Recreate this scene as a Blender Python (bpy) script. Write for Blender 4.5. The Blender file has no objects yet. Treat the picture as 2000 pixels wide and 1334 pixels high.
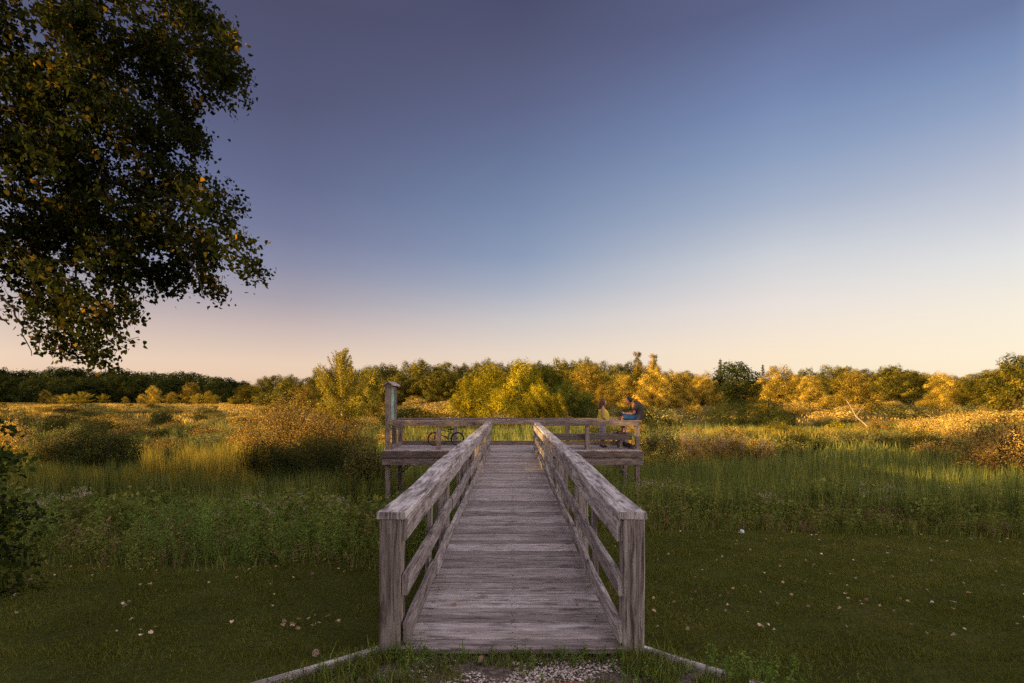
import bpy, bmesh, math, random
import numpy as np
from mathutils import Vector, Matrix
R = math.radians
rng = np.random.default_rng(7)
random.seed(7)
C = bpy.context.scene.collection
SC = bpy.context.scene

# ------------------------------------------------------------------ camera, light, exposure
cd = bpy.data.cameras.new("camera"); cam = bpy.data.objects.new("camera", cd); C.objects.link(cam)
cam.location = (0, 0, 1.6); cam.rotation_euler = (R(90), 0, 0)
cd.lens = 18; cd.sensor_width = 36; cd.shift_y = 0.055; cd.clip_end = 6000; cd.clip_start = 0.05
SC.camera = cam
SC.view_settings.view_transform = 'Standard'; SC.view_settings.look = 'None'
SC.view_settings.exposure = 1.2; SC.view_settings.gamma = 1
EL = 8.0
SUN_H = Vector((-0.92, -0.39, 0))
sl = bpy.data.lights.new("sun", 'SUN'); sun = bpy.data.objects.new("sun", sl); C.objects.link(sun)
sl.energy = 5.0; sl.angle = R(0.6); sl.color = (1.0, 0.64, 0.21)
sdir = Vector((SUN_H.x*math.cos(R(EL)), SUN_H.y*math.cos(R(EL)), math.sin(R(EL))))
sun.rotation_euler = (-sdir).to_track_quat('-Z', 'Y').to_euler(); sun.location = (-30, -30, 30)
try:
    SC.cycles.max_bounces = 5; SC.cycles.diffuse_bounces = 3; SC.cycles.transmission_bounces = 3
    SC.cycles.glossy_bounces = 2; SC.cycles.use_denoising = False
except Exception: pass

def lin(c): 
    return tuple(((x/255)/12.92 if x/255 <= .04045 else (((x/255)+.055)/1.055)**2.4) for x in c)
w = bpy.data.worlds.new("World"); SC.world = w; w.use_nodes = True
nt = w.node_tree; nt.nodes.clear(); N = nt.nodes; L = nt.links
wo = N.new('ShaderNodeOutputWorld'); bg = N.new('ShaderNodeBackground'); bg.inputs[1].default_value = 0.1
L.new(bg.outputs[0], wo.inputs[0])
tc = N.new('ShaderNodeTexCoord'); sp = N.new('ShaderNodeSeparateXYZ'); L.new(tc.outputs['Generated'], sp.inputs[0])
at = N.new('ShaderNodeMath'); at.operation = 'ARCTAN2'; L.new(sp.outputs[0], at.inputs[0]); L.new(sp.outputs[1], at.inputs[1])
def ramp(stops, gain=1.0):
    r = N.new('ShaderNodeValToRGB'); L.new(sp.outputs[2], r.inputs[0]); e = r.color_ramp.elements
    stops = sorted(stops)
    while len(e) < len(stops): e.new(0.5)
    for i, (p, c) in enumerate(stops):
        e[i].position = p; e[i].color = (c[0]*gain, c[1]*gain, c[2]*gain, 1)
    return r
def column(px, tab, top=((0.72, (100, 98, 128)), (0.8, (165, 156, 170)), (1.0, (182, 171, 182)))):
    u = (px-1000)/1000; out = []
    for y, c in tab:
        t = (777-y)/1000/math.sqrt(1+u*u); out.append((max(0, t/math.sqrt(1+t*t)), lin(c)))
    for z, c in top: out.append((z, lin(c)))
    return ramp(out)
cols = [(-0.40, column(580, [(0,(75,74,103)),(200,(84,85,117)),(350,(98,103,138)),(450,(116,120,153)),(520,(139,140,165)),(590,(172,162,172)),(650,(208,187,181)),(710,(236,208,186)),(777,(238,200,170))])),
        (0.02, column(1020, [(0,(73,74,105)),(100,(84,86,118)),(200,(92,98,133)),(300,(102,115,151)),(400,(117,134,168)),(500,(139,154,183)),(560,(167,174,192)),(620,(203,197,199)),(690,(234,214,198)),(777,(244,216,186))])),
        (0.48, column(1520, [(0,(90,97,135)),(100,(105,117,158)),(200,(118,136,177)),(300,(139,157,190)),(400,(167,178,200)),(500,(207,209,214)),(600,(236,224,217)),(690,(251,230,204)),(777,(252,228,196))])),
        (0.775, column(1980, [(0,(104,117,157)),(100,(122,142,181)),(200,(145,161,194)),(300,(174,182,204)),(400,(200,203,214)),(500,(227,226,224)),(600,(247,235,218)),(690,(254,238,212)),(777,(255,234,200))])),
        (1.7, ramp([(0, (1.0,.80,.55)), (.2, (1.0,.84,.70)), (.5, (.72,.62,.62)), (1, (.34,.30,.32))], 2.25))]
def mixrgb(a, b, f0, f1):
    m = N.new('ShaderNodeMapRange'); m.inputs[1].default_value = f0; m.inputs[2].default_value = f1
    L.new(at.outputs[0], m.inputs[0])
    x = N.new('ShaderNodeMixRGB'); L.new(m.outputs[0], x.inputs[0]); L.new(a, x.inputs[1]); L.new(b, x.inputs[2]); return x.outputs[0]
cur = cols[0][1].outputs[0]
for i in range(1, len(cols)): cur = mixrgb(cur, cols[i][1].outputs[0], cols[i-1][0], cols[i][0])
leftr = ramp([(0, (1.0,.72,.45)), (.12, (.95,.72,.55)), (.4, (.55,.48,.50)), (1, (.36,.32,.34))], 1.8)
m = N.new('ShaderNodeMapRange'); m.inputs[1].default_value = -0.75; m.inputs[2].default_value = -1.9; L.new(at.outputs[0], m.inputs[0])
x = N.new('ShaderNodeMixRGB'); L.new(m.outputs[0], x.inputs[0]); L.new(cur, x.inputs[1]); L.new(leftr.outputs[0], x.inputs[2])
sky = N.new('ShaderNodeTexSky'); sky.sky_type = 'NISHITA'; sky.sun_disc = False
sky.sun_elevation = R(EL); sky.sun_rotation = math.atan2(SUN_H.x, SUN_H.y); sky.altitude = 200; sky.dust_density = 1.5
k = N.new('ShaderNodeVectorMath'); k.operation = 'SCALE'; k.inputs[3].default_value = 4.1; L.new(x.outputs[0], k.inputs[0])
k2 = N.new('ShaderNodeVectorMath'); k2.operation = 'SCALE'; k2.inputs[3].default_value = 0.06; L.new(sky.outputs[0], k2.inputs[0])
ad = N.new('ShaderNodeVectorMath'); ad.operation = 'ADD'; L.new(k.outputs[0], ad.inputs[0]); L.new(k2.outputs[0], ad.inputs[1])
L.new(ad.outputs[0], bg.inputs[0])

# ------------------------------------------------------------------ helpers
def tag(o, label=None, cat=None, group=None, kind=None):
    if label: o['label'] = label
    if cat: o['category'] = cat
    if group: o['group'] = group
    if kind: o['kind'] = kind
    return o
def empty(name, loc=(0,0,0), rz=0, label=None, cat=None, group=None):
    o = bpy.data.objects.new(name, None); C.objects.link(o); o.location = loc; o.rotation_euler = (0,0,rz)
    o.empty_display_size = .2
    return tag(o, label, cat, group)
def children(o): return [c for c in bpy.data.objects if c.parent == o]
def copy_thing(root, loc, rz=0, s=1.0, label=None, group=None, sz=None):
    r = root.copy(); C.objects.link(r); r.location = loc; r.rotation_euler = (0,0,rz)
    r.scale = (s, s, sz if sz else s)
    if label: r['label'] = label
    if group: r['group'] = group
    for ch in KIDS[root.name]:
        c = ch.copy(); C.objects.link(c); c.parent = r
    return r
KIDS = {}
def mesh_np(name, V, F, mat, parent=None, rnd=None, smooth=False):
    """V (n,3), F (m,k) or list of (m,k) arrays of the same k"""
    me = bpy.data.meshes.new(name); V = np.asarray(V, np.float32)
    Fs = F if isinstance(F, list) else [F]
    loops = np.concatenate([f.ravel() for f in Fs]).astype(np.int32)
    tot = np.concatenate([np.full(len(f), f.shape[1]) for f in Fs]).astype(np.int32)
    start = np.concatenate([[0], np.cumsum(tot)[:-1]]).astype(np.int32)
    me.vertices.add(len(V)); me.vertices.foreach_set('co', V.ravel())
    me.loops.add(len(loops)); me.loops.foreach_set('vertex_index', loops)
    me.polygons.add(len(tot)); me.polygons.foreach_set('loop_start', start); me.polygons.foreach_set('loop_total', tot)
    if smooth: me.polygons.foreach_set('use_smooth', np.ones(len(tot), bool))
    me.update(calc_edges=True)
    if rnd is not None:
        a = me.attributes.new('rnd', 'FLOAT', 'FACE'); a.data.foreach_set('value', np.asarray(rnd, np.float32))
    me.materials.append(mat)
    o = bpy.data.objects.new(name, me); C.objects.link(o)
    if parent: o.parent = parent
    return o
class MB:
    def __init__(s): s.v=[]; s.f=[]; s.uv=[]; s.r=[]; s.sm=[]
    def add(s, vs, fs, uvs=None, r=None, smooth=False):
        o = len(s.v); s.v += [tuple(v) for v in vs]
        r = random.random() if r is None else r
        for i, f in enumerate(fs):
            s.f.append([o+j for j in f]); s.r.append(r); s.sm.append(smooth)
            s.uv += (uvs[i] if uvs else [(0,0)]*len(f))
    def build(s, name, mat, parent=None):
        me = bpy.data.meshes.new(name); me.from_pydata(s.v, [], s.f)
        u = me.uv_layers.new(name='UVMap'); u.data.foreach_set('uv', [c for p in s.uv for c in p])
        a = me.attributes.new('rnd', 'FLOAT', 'FACE'); a.data.foreach_set('value', s.r)
        me.polygons.foreach_set('use_smooth', s.sm); me.materials.append(mat)
        o = bpy.data.objects.new(name, me); C.objects.link(o)
        if parent: o.parent = parent
        return o
    def board(s, p0, p1, w, h, up=(0,0,1), ch=.004, n=1, wob=0.0, tw=0.0, r=None, prof=None):
        """plank with worn edges: w across (p1-p0)x up, h along up. prof(t)->(da,db,wscale) shifts"""
        p0 = Vector(p0); p1 = Vector(p1); d = p1-p0; ln = d.length; d.normalize()
        up = Vector(up); side = d.cross(up).normalized(); up = side.cross(d).normalized()
        a, b, c = w/2, h/2, ch
        sec = [(-a+c,-b),(a-c,-b),(a,-b+c),(a,b-c),(a-c,b),(-a+c,b),(-a,b-c),(-a,-b+c)]
        per = [0]
        for i in range(8):
            x0,y0 = sec[i]; x1,y1 = sec[(i+1)%8]; per.append(per[-1]+math.hypot(x1-x0, y1-y0))
        u0, v0 = random.uniform(0,60), random.uniform(0,60)
        ph = [random.uniform(0,6.28) for _ in range(3)]
        vs=[]; fs=[]; uvs=[]
        for i in range(n+1):
            t = i/n; oa = wob*math.sin(ph[0]+t*5.1)+wob*.5*math.sin(ph[1]+t*11); ob = wob*.5*math.sin(ph[2]+t*4)
            ang = tw*math.sin(ph[0]+t*3); ws = 1
            if prof:
                q = prof(t); oa += q[0]; ob += q[1]; ws = q[2]
            ca, sa = math.cos(ang), math.sin(ang)
            for (x,y) in sec:
                x *= ws
                X = x*ca-y*sa+oa; Y = x*sa+y*ca+ob
                vs.append(p0 + d*(ln*t) + side*X + up*Y)
        for i in range(n):
            for j in range(8):
                k = (j+1)%8; fs.append((i*8+j, i*8+k, (i+1)*8+k, (i+1)*8+j))
                ua, ub = u0+ln*i/n, u0+ln*(i+1)/n; va, vb = v0+per[j], v0+per[j+1]
                uvs.append([(ua,va),(ua,vb),(ub,vb),(ub,va)])
        fs.append(tuple(range(7,-1,-1))); uvs.append([(u0+sec[j][1]*1.0, v0+sec[j][0]) for j in range(7,-1,-1)])
        fs.append(tuple(n*8+j for j in range(8))); uvs.append([(u0+5+sec[j][1]*1.0, v0+sec[j][0]) for j in range(8)])
        s.add(vs, fs, uvs, r)
    def tube(s, pts, rad, seg=8, closed=False, caps=True, r=None):
        pts = [Vector(p) for p in pts]; n = len(pts)
        rad = rad if isinstance(rad, (list,tuple)) else [rad]*n
        vs=[]; prev=None
        for i,p in enumerate(pts):
            if closed: t = pts[(i+1)%n]-pts[i-1]
            else: t = pts[min(i+1,n-1)]-pts[max(i-1,0)]
            t.normalize()
            if prev is None:
                a = Vector((0,0,1)) if abs(t.z)<.9 else Vector((1,0,0)); nx = t.cross(a).normalized()
            else: nx = (prev - t*prev.dot(t)).normalized()
            prev = nx; ny = t.cross(nx)
            for j in range(seg):
                a = 2*math.pi*j/seg; vs.append(p+nx*(math.cos(a)*rad[i])+ny*(math.sin(a)*rad[i]))
        fs=[]; m = n if closed else n-1
        for i in range(m):
            for j in range(seg):
                k=(j+1)%seg; i2=(i+1)%n
                fs.append((i*seg+j,i*seg+k,i2*seg+k,i2*seg+j))
        if caps and not closed:
            fs.append(tuple(range(seg-1,-1,-1))); fs.append(tuple((n-1)*seg+j for j in range(seg)))
        s.add(vs, fs, None, r, True)
    def ball(s, c, rad, seg=12, rings=8, fn=None, r=None):
        vs=[]; fs=[]
        rx,ry,rz = rad if isinstance(rad,(tuple,list)) else (rad,)*3
        for i in range(rings+1):
            th = math.pi*i/rings
            for j in range(seg):
                ph = 2*math.pi*j/seg
                d = Vector((math.sin(th)*math.cos(ph), math.sin(th)*math.sin(ph), math.cos(th)))
                k = fn(d) if fn else 1
                vs.append((c[0]+d.x*rx*k, c[1]+d.y*ry*k, c[2]+d.z*rz*k))
        for i in range(rings):
            for j in range(seg):
                k=(j+1)%seg; fs.append((i*seg+j,(i+1)*seg+j,(i+1)*seg+k,i*seg+k))
        s.add(vs, fs, None, r, True)

# ------------------------------------------------------------------ materials
def newmat(name):
    m = bpy.data.materials.new(name); m.use_nodes = True; m.node_tree.nodes.clear(); return m, m.node_tree.nodes, m.node_tree.links
def ramp_node(N, stops, interp='LINEAR'):
    r = N.new('ShaderNodeValToRGB'); e = r.color_ramp.elements; r.color_ramp.interpolation = interp
    while len(e) < len(stops): e.new(.5)
    for i,(p,c) in enumerate(stops): e[i].position = p; e[i].color = (*c, 1)
    return r
def plain(name, col, rough=.7, spec=.3, metal=0, noise=.15, nscale=20):
    m,N,L = newmat(name); o = N.new('ShaderNodeOutputMaterial'); b = N.new('ShaderNodeBsdfPrincipled')
    L.new(b.outputs[0], o.inputs[0]); b.inputs['Roughness'].default_value = rough; b.inputs['Metallic'].default_value = metal
    b.inputs['Specular IOR Level'].default_value = spec
    tc = N.new('ShaderNodeTexCoord'); n = N.new('ShaderNodeTexNoise'); n.inputs['Scale'].default_value = nscale
    L.new(tc.outputs['Object'], n.inputs['Vector'])
    r = ramp_node(N, [(.3, tuple(c*(1-noise) for c in col)), (.7, tuple(min(1,c*(1+noise)) for c in col))])
    L.new(n.outputs[0], r.inputs[0]); L.new(r.outputs[0], b.inputs['Base Color'])
    return m
def leafmat(name, stops, trans=.22, objvar=.38, rough=.6):
    m,N,L = newmat(name); o = N.new('ShaderNodeOutputMaterial')
    a = N.new('ShaderNodeAttribute'); a.attribute_name = 'rnd'; oi = N.new('ShaderNodeObjectInfo')
    r = ramp_node(N, stops); L.new(a.outputs['Fac'], r.inputs[0])
    mr = N.new('ShaderNodeMapRange'); mr.inputs[3].default_value = 1-objvar; mr.inputs[4].default_value = 1+objvar
    L.new(oi.outputs['Random'], mr.inputs[0])
    sc = N.new('ShaderNodeVectorMath'); sc.operation = 'SCALE'; L.new(r.outputs[0], sc.inputs[0]); L.new(mr.outputs[0], sc.inputs[3])
    d = N.new('ShaderNodeBsdfDiffuse'); t = N.new('ShaderNodeBsdfTranslucent'); mx = N.new('ShaderNodeMixShader')
    mx.inputs[0].default_value = trans
    tm = N.new('ShaderNodeVectorMath'); tm.operation='MULTIPLY'; tm.inputs[1].default_value=(1.25,1.15,.5); L.new(sc.outputs[0], tm.inputs[0])
    L.new(sc.outputs[0], d.inputs[0]); L.new(tm.outputs[0], t.inputs[0]); L.new(d.outputs[0], mx.inputs[1]); L.new(t.outputs[0], mx.inputs[2])
    L.new(mx.outputs[0], o.inputs[0])
    return m
def woodmat(name, light=(.43,.37,.37), dark=(.13,.095,.09), white=.35, warm=0.0, grain=1.0):
    m,N,L = newmat(name); o = N.new('ShaderNodeOutputMaterial'); b = N.new('ShaderNodeBsdfPrincipled')
    L.new(b.outputs[0], o.inputs[0]); b.inputs['Roughness'].default_value = .82; b.inputs['Specular IOR Level'].default_value=.25
    uv = N.new('ShaderNodeUVMap'); uv.uv_map = 'UVMap'
    def mapped(sx, sy, src=uv.outputs[0]):
        k = N.new('ShaderNodeMapping'); k.inputs['Scale'].default_value = (sx, sy, 1); L.new(src, k.inputs[0]); return k.outputs[0]
    def noise(sx, sy, det=4, rough=.55, dist=0, src=uv.outputs[0]):
        n = N.new('ShaderNodeTexNoise'); n.inputs['Scale'].default_value = 1; n.inputs['Detail'].default_value = det
        n.inputs['Roughness'].default_value = rough; n.inputs['Distortion'].default_value = dist
        L.new(mapped(sx, sy, src), n.inputs['Vector']); return n.outputs[0]
    # warped coordinates so the grain swirls round knots
    wn = N.new('ShaderNodeTexNoise'); wn.inputs['Scale'].default_value = 1; wn.inputs['Detail'].default_value = 2; L.new(mapped(1.6, 9), wn.inputs['Vector'])
    sb = N.new('ShaderNodeVectorMath'); sb.operation='SUBTRACT'; sb.inputs[1].default_value=(.5,.5,.5); L.new(wn.outputs['Color'], sb.inputs[0])
    ml = N.new('ShaderNodeVectorMath'); ml.operation='MULTIPLY'; ml.inputs[1].default_value=(0,.11,0); L.new(sb.outputs[0], ml.inputs[0])
    adv = N.new('ShaderNodeVectorMath'); adv.operation='ADD'; L.new(uv.outputs[0], adv.inputs[0]); L.new(ml.outputs[0], adv.inputs[1])
    g1 = noise(1.3, 95*grain, 3, .6, 0, adv.outputs[0])
    g2 = noise(4, 260, 4, .7)
    st = noise(1.1, 7, 5, .62)
    rg = ramp_node(N, [(.40,(0,0,0)),(.57,(1,1,1))]); L.new(g1, rg.inputs[0])
    rf = ramp_node(N, [(.35,(.25,.25,.25)),(.65,(1,1,1))]); L.new(g2, rf.inputs[0])
    rs = ramp_node(N, [(.33,(0,0,0)),(.66,(1,1,1))]); L.new(st, rs.inputs[0])
    c1 = N.new('ShaderNodeMixRGB'); c1.inputs[1].default_value = (*dark,1); c1.inputs[2].default_value=(*light,1)
    mm = N.new('ShaderNodeMath'); mm.operation='MULTIPLY_ADD'; L.new(rg.outputs[0], mm.inputs[0]); mm.inputs[1].default_value=.62
    m2 = N.new('ShaderNodeMath'); m2.operation='MULTIPLY'; m2.inputs[1].default_value=.38; L.new(rs.outputs[0], m2.inputs[0]); L.new(m2.outputs[0], mm.inputs[2])
    L.new(mm.outputs[0], c1.inputs[0])
    c2 = N.new('ShaderNodeMixRGB'); c2.blend_type='MULTIPLY'; c2.inputs[0].default_value=.45; L.new(c1.outputs[0], c2.inputs[1]); L.new(rf.outputs[0], c2.inputs[2])
    # bleached patches
    bl = noise(2.2, 13, 5, .68); rb = ramp_node(N, [(.48,(0,0,0)),(.60,(1,1,1))]); L.new(bl, rb.inputs[0])
    mb = N.new('ShaderNodeMath'); mb.operation='MULTIPLY'; mb.inputs[1].default_value=white; L.new(rb.outputs[0], mb.inputs[0])
    c3 = N.new('ShaderNodeMixRGB'); c3.inputs[2].default_value=(.78,.74,.77,1); L.new(mb.outputs[0], c3.inputs[0]); L.new(c2.outputs[0], c3.inputs[1])
    # dark weather stains and checks
    ck = noise(1.0, 130, 2, .5); rc = ramp_node(N, [(.29,(.12,.1,.1)),(.34,(1,1,1))]); L.new(ck, rc.inputs[0])
    c4 = N.new('ShaderNodeMixRGB'); c4.blend_type='MULTIPLY'; c4.inputs[0].default_value=.75; L.new(c3.outputs[0], c4.inputs[1]); L.new(rc.outputs[0], c4.inputs[2])
    sk = noise(3.5, 16, 4, .7); rk = ramp_node(N, [(.34,(.22,.19,.19)),(.48,(1,1,1))]); L.new(sk, rk.inputs[0])
    c5 = N.new('ShaderNodeMixRGB'); c5.blend_type='MULTIPLY'; c5.inputs[0].default_value=.8; L.new(c4.outputs[0], c5.inputs[1]); L.new(rk.outputs[0], c5.inputs[2])
    a = N.new('ShaderNodeAttribute'); a.attribute_name='rnd'
    ra = ramp_node(N, [(0,(.62,.59,.59)),(.5,(.90,.88,.87)),(1,(1.16,1.16,1.18))]); L.new(a.outputs['Fac'], ra.inputs[0])
    c6 = N.new('ShaderNodeMixRGB'); c6.blend_type='MULTIPLY'; c6.inputs[0].default_value=1; L.new(c5.outputs[0], c6.inputs[1]); L.new(ra.outputs[0], c6.inputs[2])
    L.new(c6.outputs[0], b.inputs['Base Color'])
    bm = N.new('ShaderNodeBump'); bm.inputs['Strength'].default_value=.5; bm.inputs['Distance'].default_value=.004
    hh = N.new('ShaderNodeMath'); hh.operation='ADD'; L.new(mm.outputs[0], hh.inputs[0]); L.new(rc.outputs[0], hh.inputs[1])
    L.new(hh.outputs[0], bm.inputs['Height']); L.new(bm.outputs[0], b.inputs['Normal'])
    return m
M = {}
M['deck'] = woodmat('weathered_deck_wood', (.64,.575,.575), (.22,.175,.165), .35, grain=1.45)
M['cap'] = woodmat('weathered_cap_wood', (.80,.76,.77), (.15,.11,.11), .95, grain=.6)
M['rail'] = woodmat('weathered_rail_wood', (.57,.505,.50), (.12,.09,.085), .40)
M['post'] = woodmat('weathered_post_wood', (.56,.49,.47), (.065,.045,.042), .15, grain=.42)
M['plat'] = woodmat('weathered_platform_wood', (.37,.295,.285), (.12,.085,.08), .15)
G_ = lambda a,b: [(0,a),(1,b)]
M['cotton'] = leafmat('cottonwood_leaves', [(0,(.011,.016,.005)),(.68,(.030,.040,.011)),(.90,(.09,.068,.014)),(1,(.34,.20,.03))], 0.42, 0)  # gold stops paint sunlit leaves, dark stops the shaded crown interior
M['lawn'] = leafmat('lawn_blades', [(0,(.07,.08,.019)),(.4,(.12,.132,.028)),(.75,(.17,.18,.04)),(1,(.27,.23,.09))], .3, 0)
M['weed'] = leafmat('weed_leaves', [(0,(.065,.085,.025)),(.6,(.17,.20,.05)),(1,(.32,.32,.09))], .35, 0)
M['spike'] = leafmat('goldenrod_leaves', [(0,(.08,.125,.03)),(.6,(.17,.26,.06)),(1,(.29,.38,.085))], .35, 0)
M['dryweed'] = leafmat('dry_weed', [(0,(.09,.06,.035)),(.6,(.22,.15,.085)),(1,(.36,.27,.17))], .3, 0)
M['reed'] = leafmat('reed_blades', [(0,(.06,.085,.03)),(.45,(.18,.215,.065)),(.8,(.34,.33,.09)),(1,(.56,.46,.13))], .35, 0)
M['cattail'] = leafmat('cattail_blades', [(0,(.14,.14,.03)),(.6,(.38,.32,.06)),(1,(.52,.38,.10))], .35, 0)
M['meadow'] = leafmat('meadow_grass', [(0,(.09,.075,.02)),(.45,(.38,.26,.055)),(1,(.78,.52,.13))], 0.2, 0)
M['pale'] = leafmat('pale_flowers', [(0,(.35,.25,.24)),(.6,(.48,.38,.37)),(1,(.62,.54,.53))], .3, 0)
M['goldrod'] = leafmat('yellow_flowers', [(0,(.5,.36,.03)),(1,(.8,.6,.05))], .3, 0)
M['golden'] = leafmat('willow_gold', [(0,(.035,.045,.006)),(.4,(.12,.12,.010)),(.7,(.46,.35,.02)),(1,(.80,.55,.03))], 0.15)  # low stops paint shade in crown gaps, high stops sun glow
M['poplar'] = leafmat('poplar_leaves', [(0,(.14,.12,.012)),(.5,(.38,.31,.03)),(1,(.66,.52,.07))], .25)
M['shadedark'] = leafmat('shade_dark_leaves', [(0,(.014,.024,.008)),(.5,(.045,.065,.014)),(1,(.14,.14,.025))], .15)  # darker leaf greens paint the shaded right side of the willow clump
M['goldtree'] = leafmat('golden_tree', [(0,(.05,.042,.010)),(.38,(.17,.135,.024)),(.7,(.50,.33,.045)),(1,(.82,.54,.09))], 0.12)  # high stops raised to put the low sun's glow into the leaves
M['green'] = leafmat('green_tree', [(0,(.022,.03,.008)),(.4,(.075,.078,.014)),(.75,(.26,.20,.028)),(1,(.46,.32,.045))], 0.12)
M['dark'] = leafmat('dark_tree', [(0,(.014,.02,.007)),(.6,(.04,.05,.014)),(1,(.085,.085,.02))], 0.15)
M['brown'] = leafmat('brown_shrub', [(0,(.05,.034,.014)),(.4,(.20,.13,.04)),(.75,(.58,.37,.085)),(1,(.80,.54,.15))], 0.12)
M['mound'] = leafmat('dogwood_shrub', [(0,(.08,.06,.02)),(.4,(.30,.21,.055)),(.75,(.68,.46,.12)),(1,(.85,.60,.19))], 0.12)
M['sage'] = leafmat('sage_shrub', [(0,(.035,.042,.016)),(.45,(.12,.12,.04)),(.8,(.32,.27,.08)),(1,(.48,.38,.11))], 0.12)
M['darkshrub'] = leafmat('dark_shrub', [(0,(.016,.022,.008)),(.6,(.04,.05,.018)),(1,(.10,.095,.03))], 0.15)
M['bark'] = plain('bark', (.045,.034,.027), .9, .1, 0, .35, 14)
M['palebark'] = plain('pale_bark', (.38,.30,.22), .9, .1, 0, .25, 8)
M['leaflitter'] = leafmat('leaf_litter', [(0,(.14,.08,.05)),(.45,(.46,.32,.23)),(1,(.76,.60,.48))], .15, .35)
M['brick'] = plain('red_brick', (.30,.085,.065), .85, .2, 0, .3, 30)
M['stone'] = leafmat('gravel_stones', [(0,(.20,.16,.14)),(.5,(.44,.38,.35)),(1,(.74,.68,.64))], 0.0, 0)
# ------------------------------------------------------------------ terrain
def sst(a, b, x): 
    t = np.clip((np.asarray(x, float)-a)/(b-a), 0, 1); return t*t*(3-2*t)
def wn(x, y, s, k=0):
    x = np.asarray(x, float)/s; y = np.asarray(y, float)/s
    return (np.sin(x*1.7+y*.9+k)+np.sin(-x*1.1+y*2.3+1.3*k+2)+np.sin(x*3.1+y*2.7+k*2.1)*.6+np.sin(x*4.3-y*3.9+k*.7)*.4)/3.0
def edge(x):
    x = np.asarray(x, float)
    return 5.8 + 2.7*sst(-1.6, 1.6, x) - .9*sst(3.5, 9, x) + .12*np.sin(x*2.1) + .3*sst(-4,-8,x)
def G(x, y):
    x = np.asarray(x, float); y = np.asarray(y, float); e = edge(x)
    lawn = -.10 - .105*np.clip(y-3.4, 0, None)
    z_e = -.10 - .105*(e-3.4)
    z = np.where(y < e, lawn, z_e - .21*(y-e))
    z = np.where(y > e, np.maximum(z, -2.2 + .10*wn(x, y, 6)), z)
    az = x/np.maximum(y, 1)
    rise = sst(50, 190, y)*(1.0 + 2.6*sst(-.27, -.06, az))
    z = z + rise*(y > 20)
    z = z + .25*wn(x, y, 25, 3)*sst(40, 90, y)
    z = z + 42*np.exp(-(((x+430)/75)**2 + ((y-150)/85)**2))  # unseen hill added left of the view to shade the dark wood
    return z
def g(x, y): return float(G(x, y))
t = np.linspace(-1, 1, 261); xs = np.sinh(t*6.6)/np.sinh(6.6)*2600
t = np.linspace(-1, 1, 321); ys = np.sinh(t*6.4)/np.sinh(6.4)*3000 + 6.5
X, Y = np.meshgrid(xs, ys); Z = G(X, Y)
pad = (Y < 3.36) & (np.abs(X) < .8+ np.clip(3.3-Y,0,None)*1.3) 
Z = np.where(pad, np.minimum(Z, -.12), Z)
V = np.stack([X.ravel(), Y.ravel(), Z.ravel()], 1); nx, ny = len(xs), len(ys)
ii, jj = np.meshgrid(np.arange(nx-1), np.arange(ny-1)); a = (jj*nx+ii).ravel()
F = np.stack([a, a+1, a+1+nx, a+nx], 1)
def groundmat():
    m,N,L = newmat('ground_soil_and_turf'); o = N.new('ShaderNodeOutputMaterial'); b = N.new('ShaderNodeBsdfPrincipled'); L.new(b.outputs[0], o.inputs[0])
    b.inputs['Roughness'].default_value=1; b.inputs['Specular IOR Level'].default_value=0
    tc = N.new('ShaderNodeTexCoord'); s = N.new('ShaderNodeSeparateXYZ'); L.new(tc.outputs['Object'], s.inputs[0])
    n = N.new('ShaderNodeTexNoise'); n.inputs['Scale'].default_value=1.1; n.inputs['Detail'].default_value=8; n.inputs['Roughness'].default_value=.7; L.new(tc.outputs['Object'], n.inputs['Vector'])
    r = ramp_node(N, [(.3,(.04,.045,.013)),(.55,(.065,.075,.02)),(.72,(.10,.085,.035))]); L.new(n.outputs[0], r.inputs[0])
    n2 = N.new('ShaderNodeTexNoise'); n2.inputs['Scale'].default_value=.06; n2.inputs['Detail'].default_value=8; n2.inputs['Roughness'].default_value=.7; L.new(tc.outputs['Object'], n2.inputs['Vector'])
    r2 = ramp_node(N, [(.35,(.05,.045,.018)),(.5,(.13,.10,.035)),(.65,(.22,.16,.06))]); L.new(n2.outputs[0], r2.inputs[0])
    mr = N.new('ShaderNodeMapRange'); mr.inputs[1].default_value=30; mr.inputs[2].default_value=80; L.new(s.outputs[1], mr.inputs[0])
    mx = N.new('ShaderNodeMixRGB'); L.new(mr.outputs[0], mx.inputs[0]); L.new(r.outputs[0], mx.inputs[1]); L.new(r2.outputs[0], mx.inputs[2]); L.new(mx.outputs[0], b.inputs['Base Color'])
    bp = N.new('ShaderNodeBump'); bp.inputs['Distance'].default_value=.05; n3 = N.new('ShaderNodeTexNoise'); n3.inputs['Scale'].default_value=18; n3.inputs['Detail'].default_value=5; L.new(tc.outputs['Object'], n3.inputs['Vector']); L.new(n3.outputs[0], bp.inputs['Height']); L.new(bp.outputs[0], b.inputs['Normal'])
    return m
tag(mesh_np('ground', V, F, groundmat(), smooth=True), kind='structure')

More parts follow.
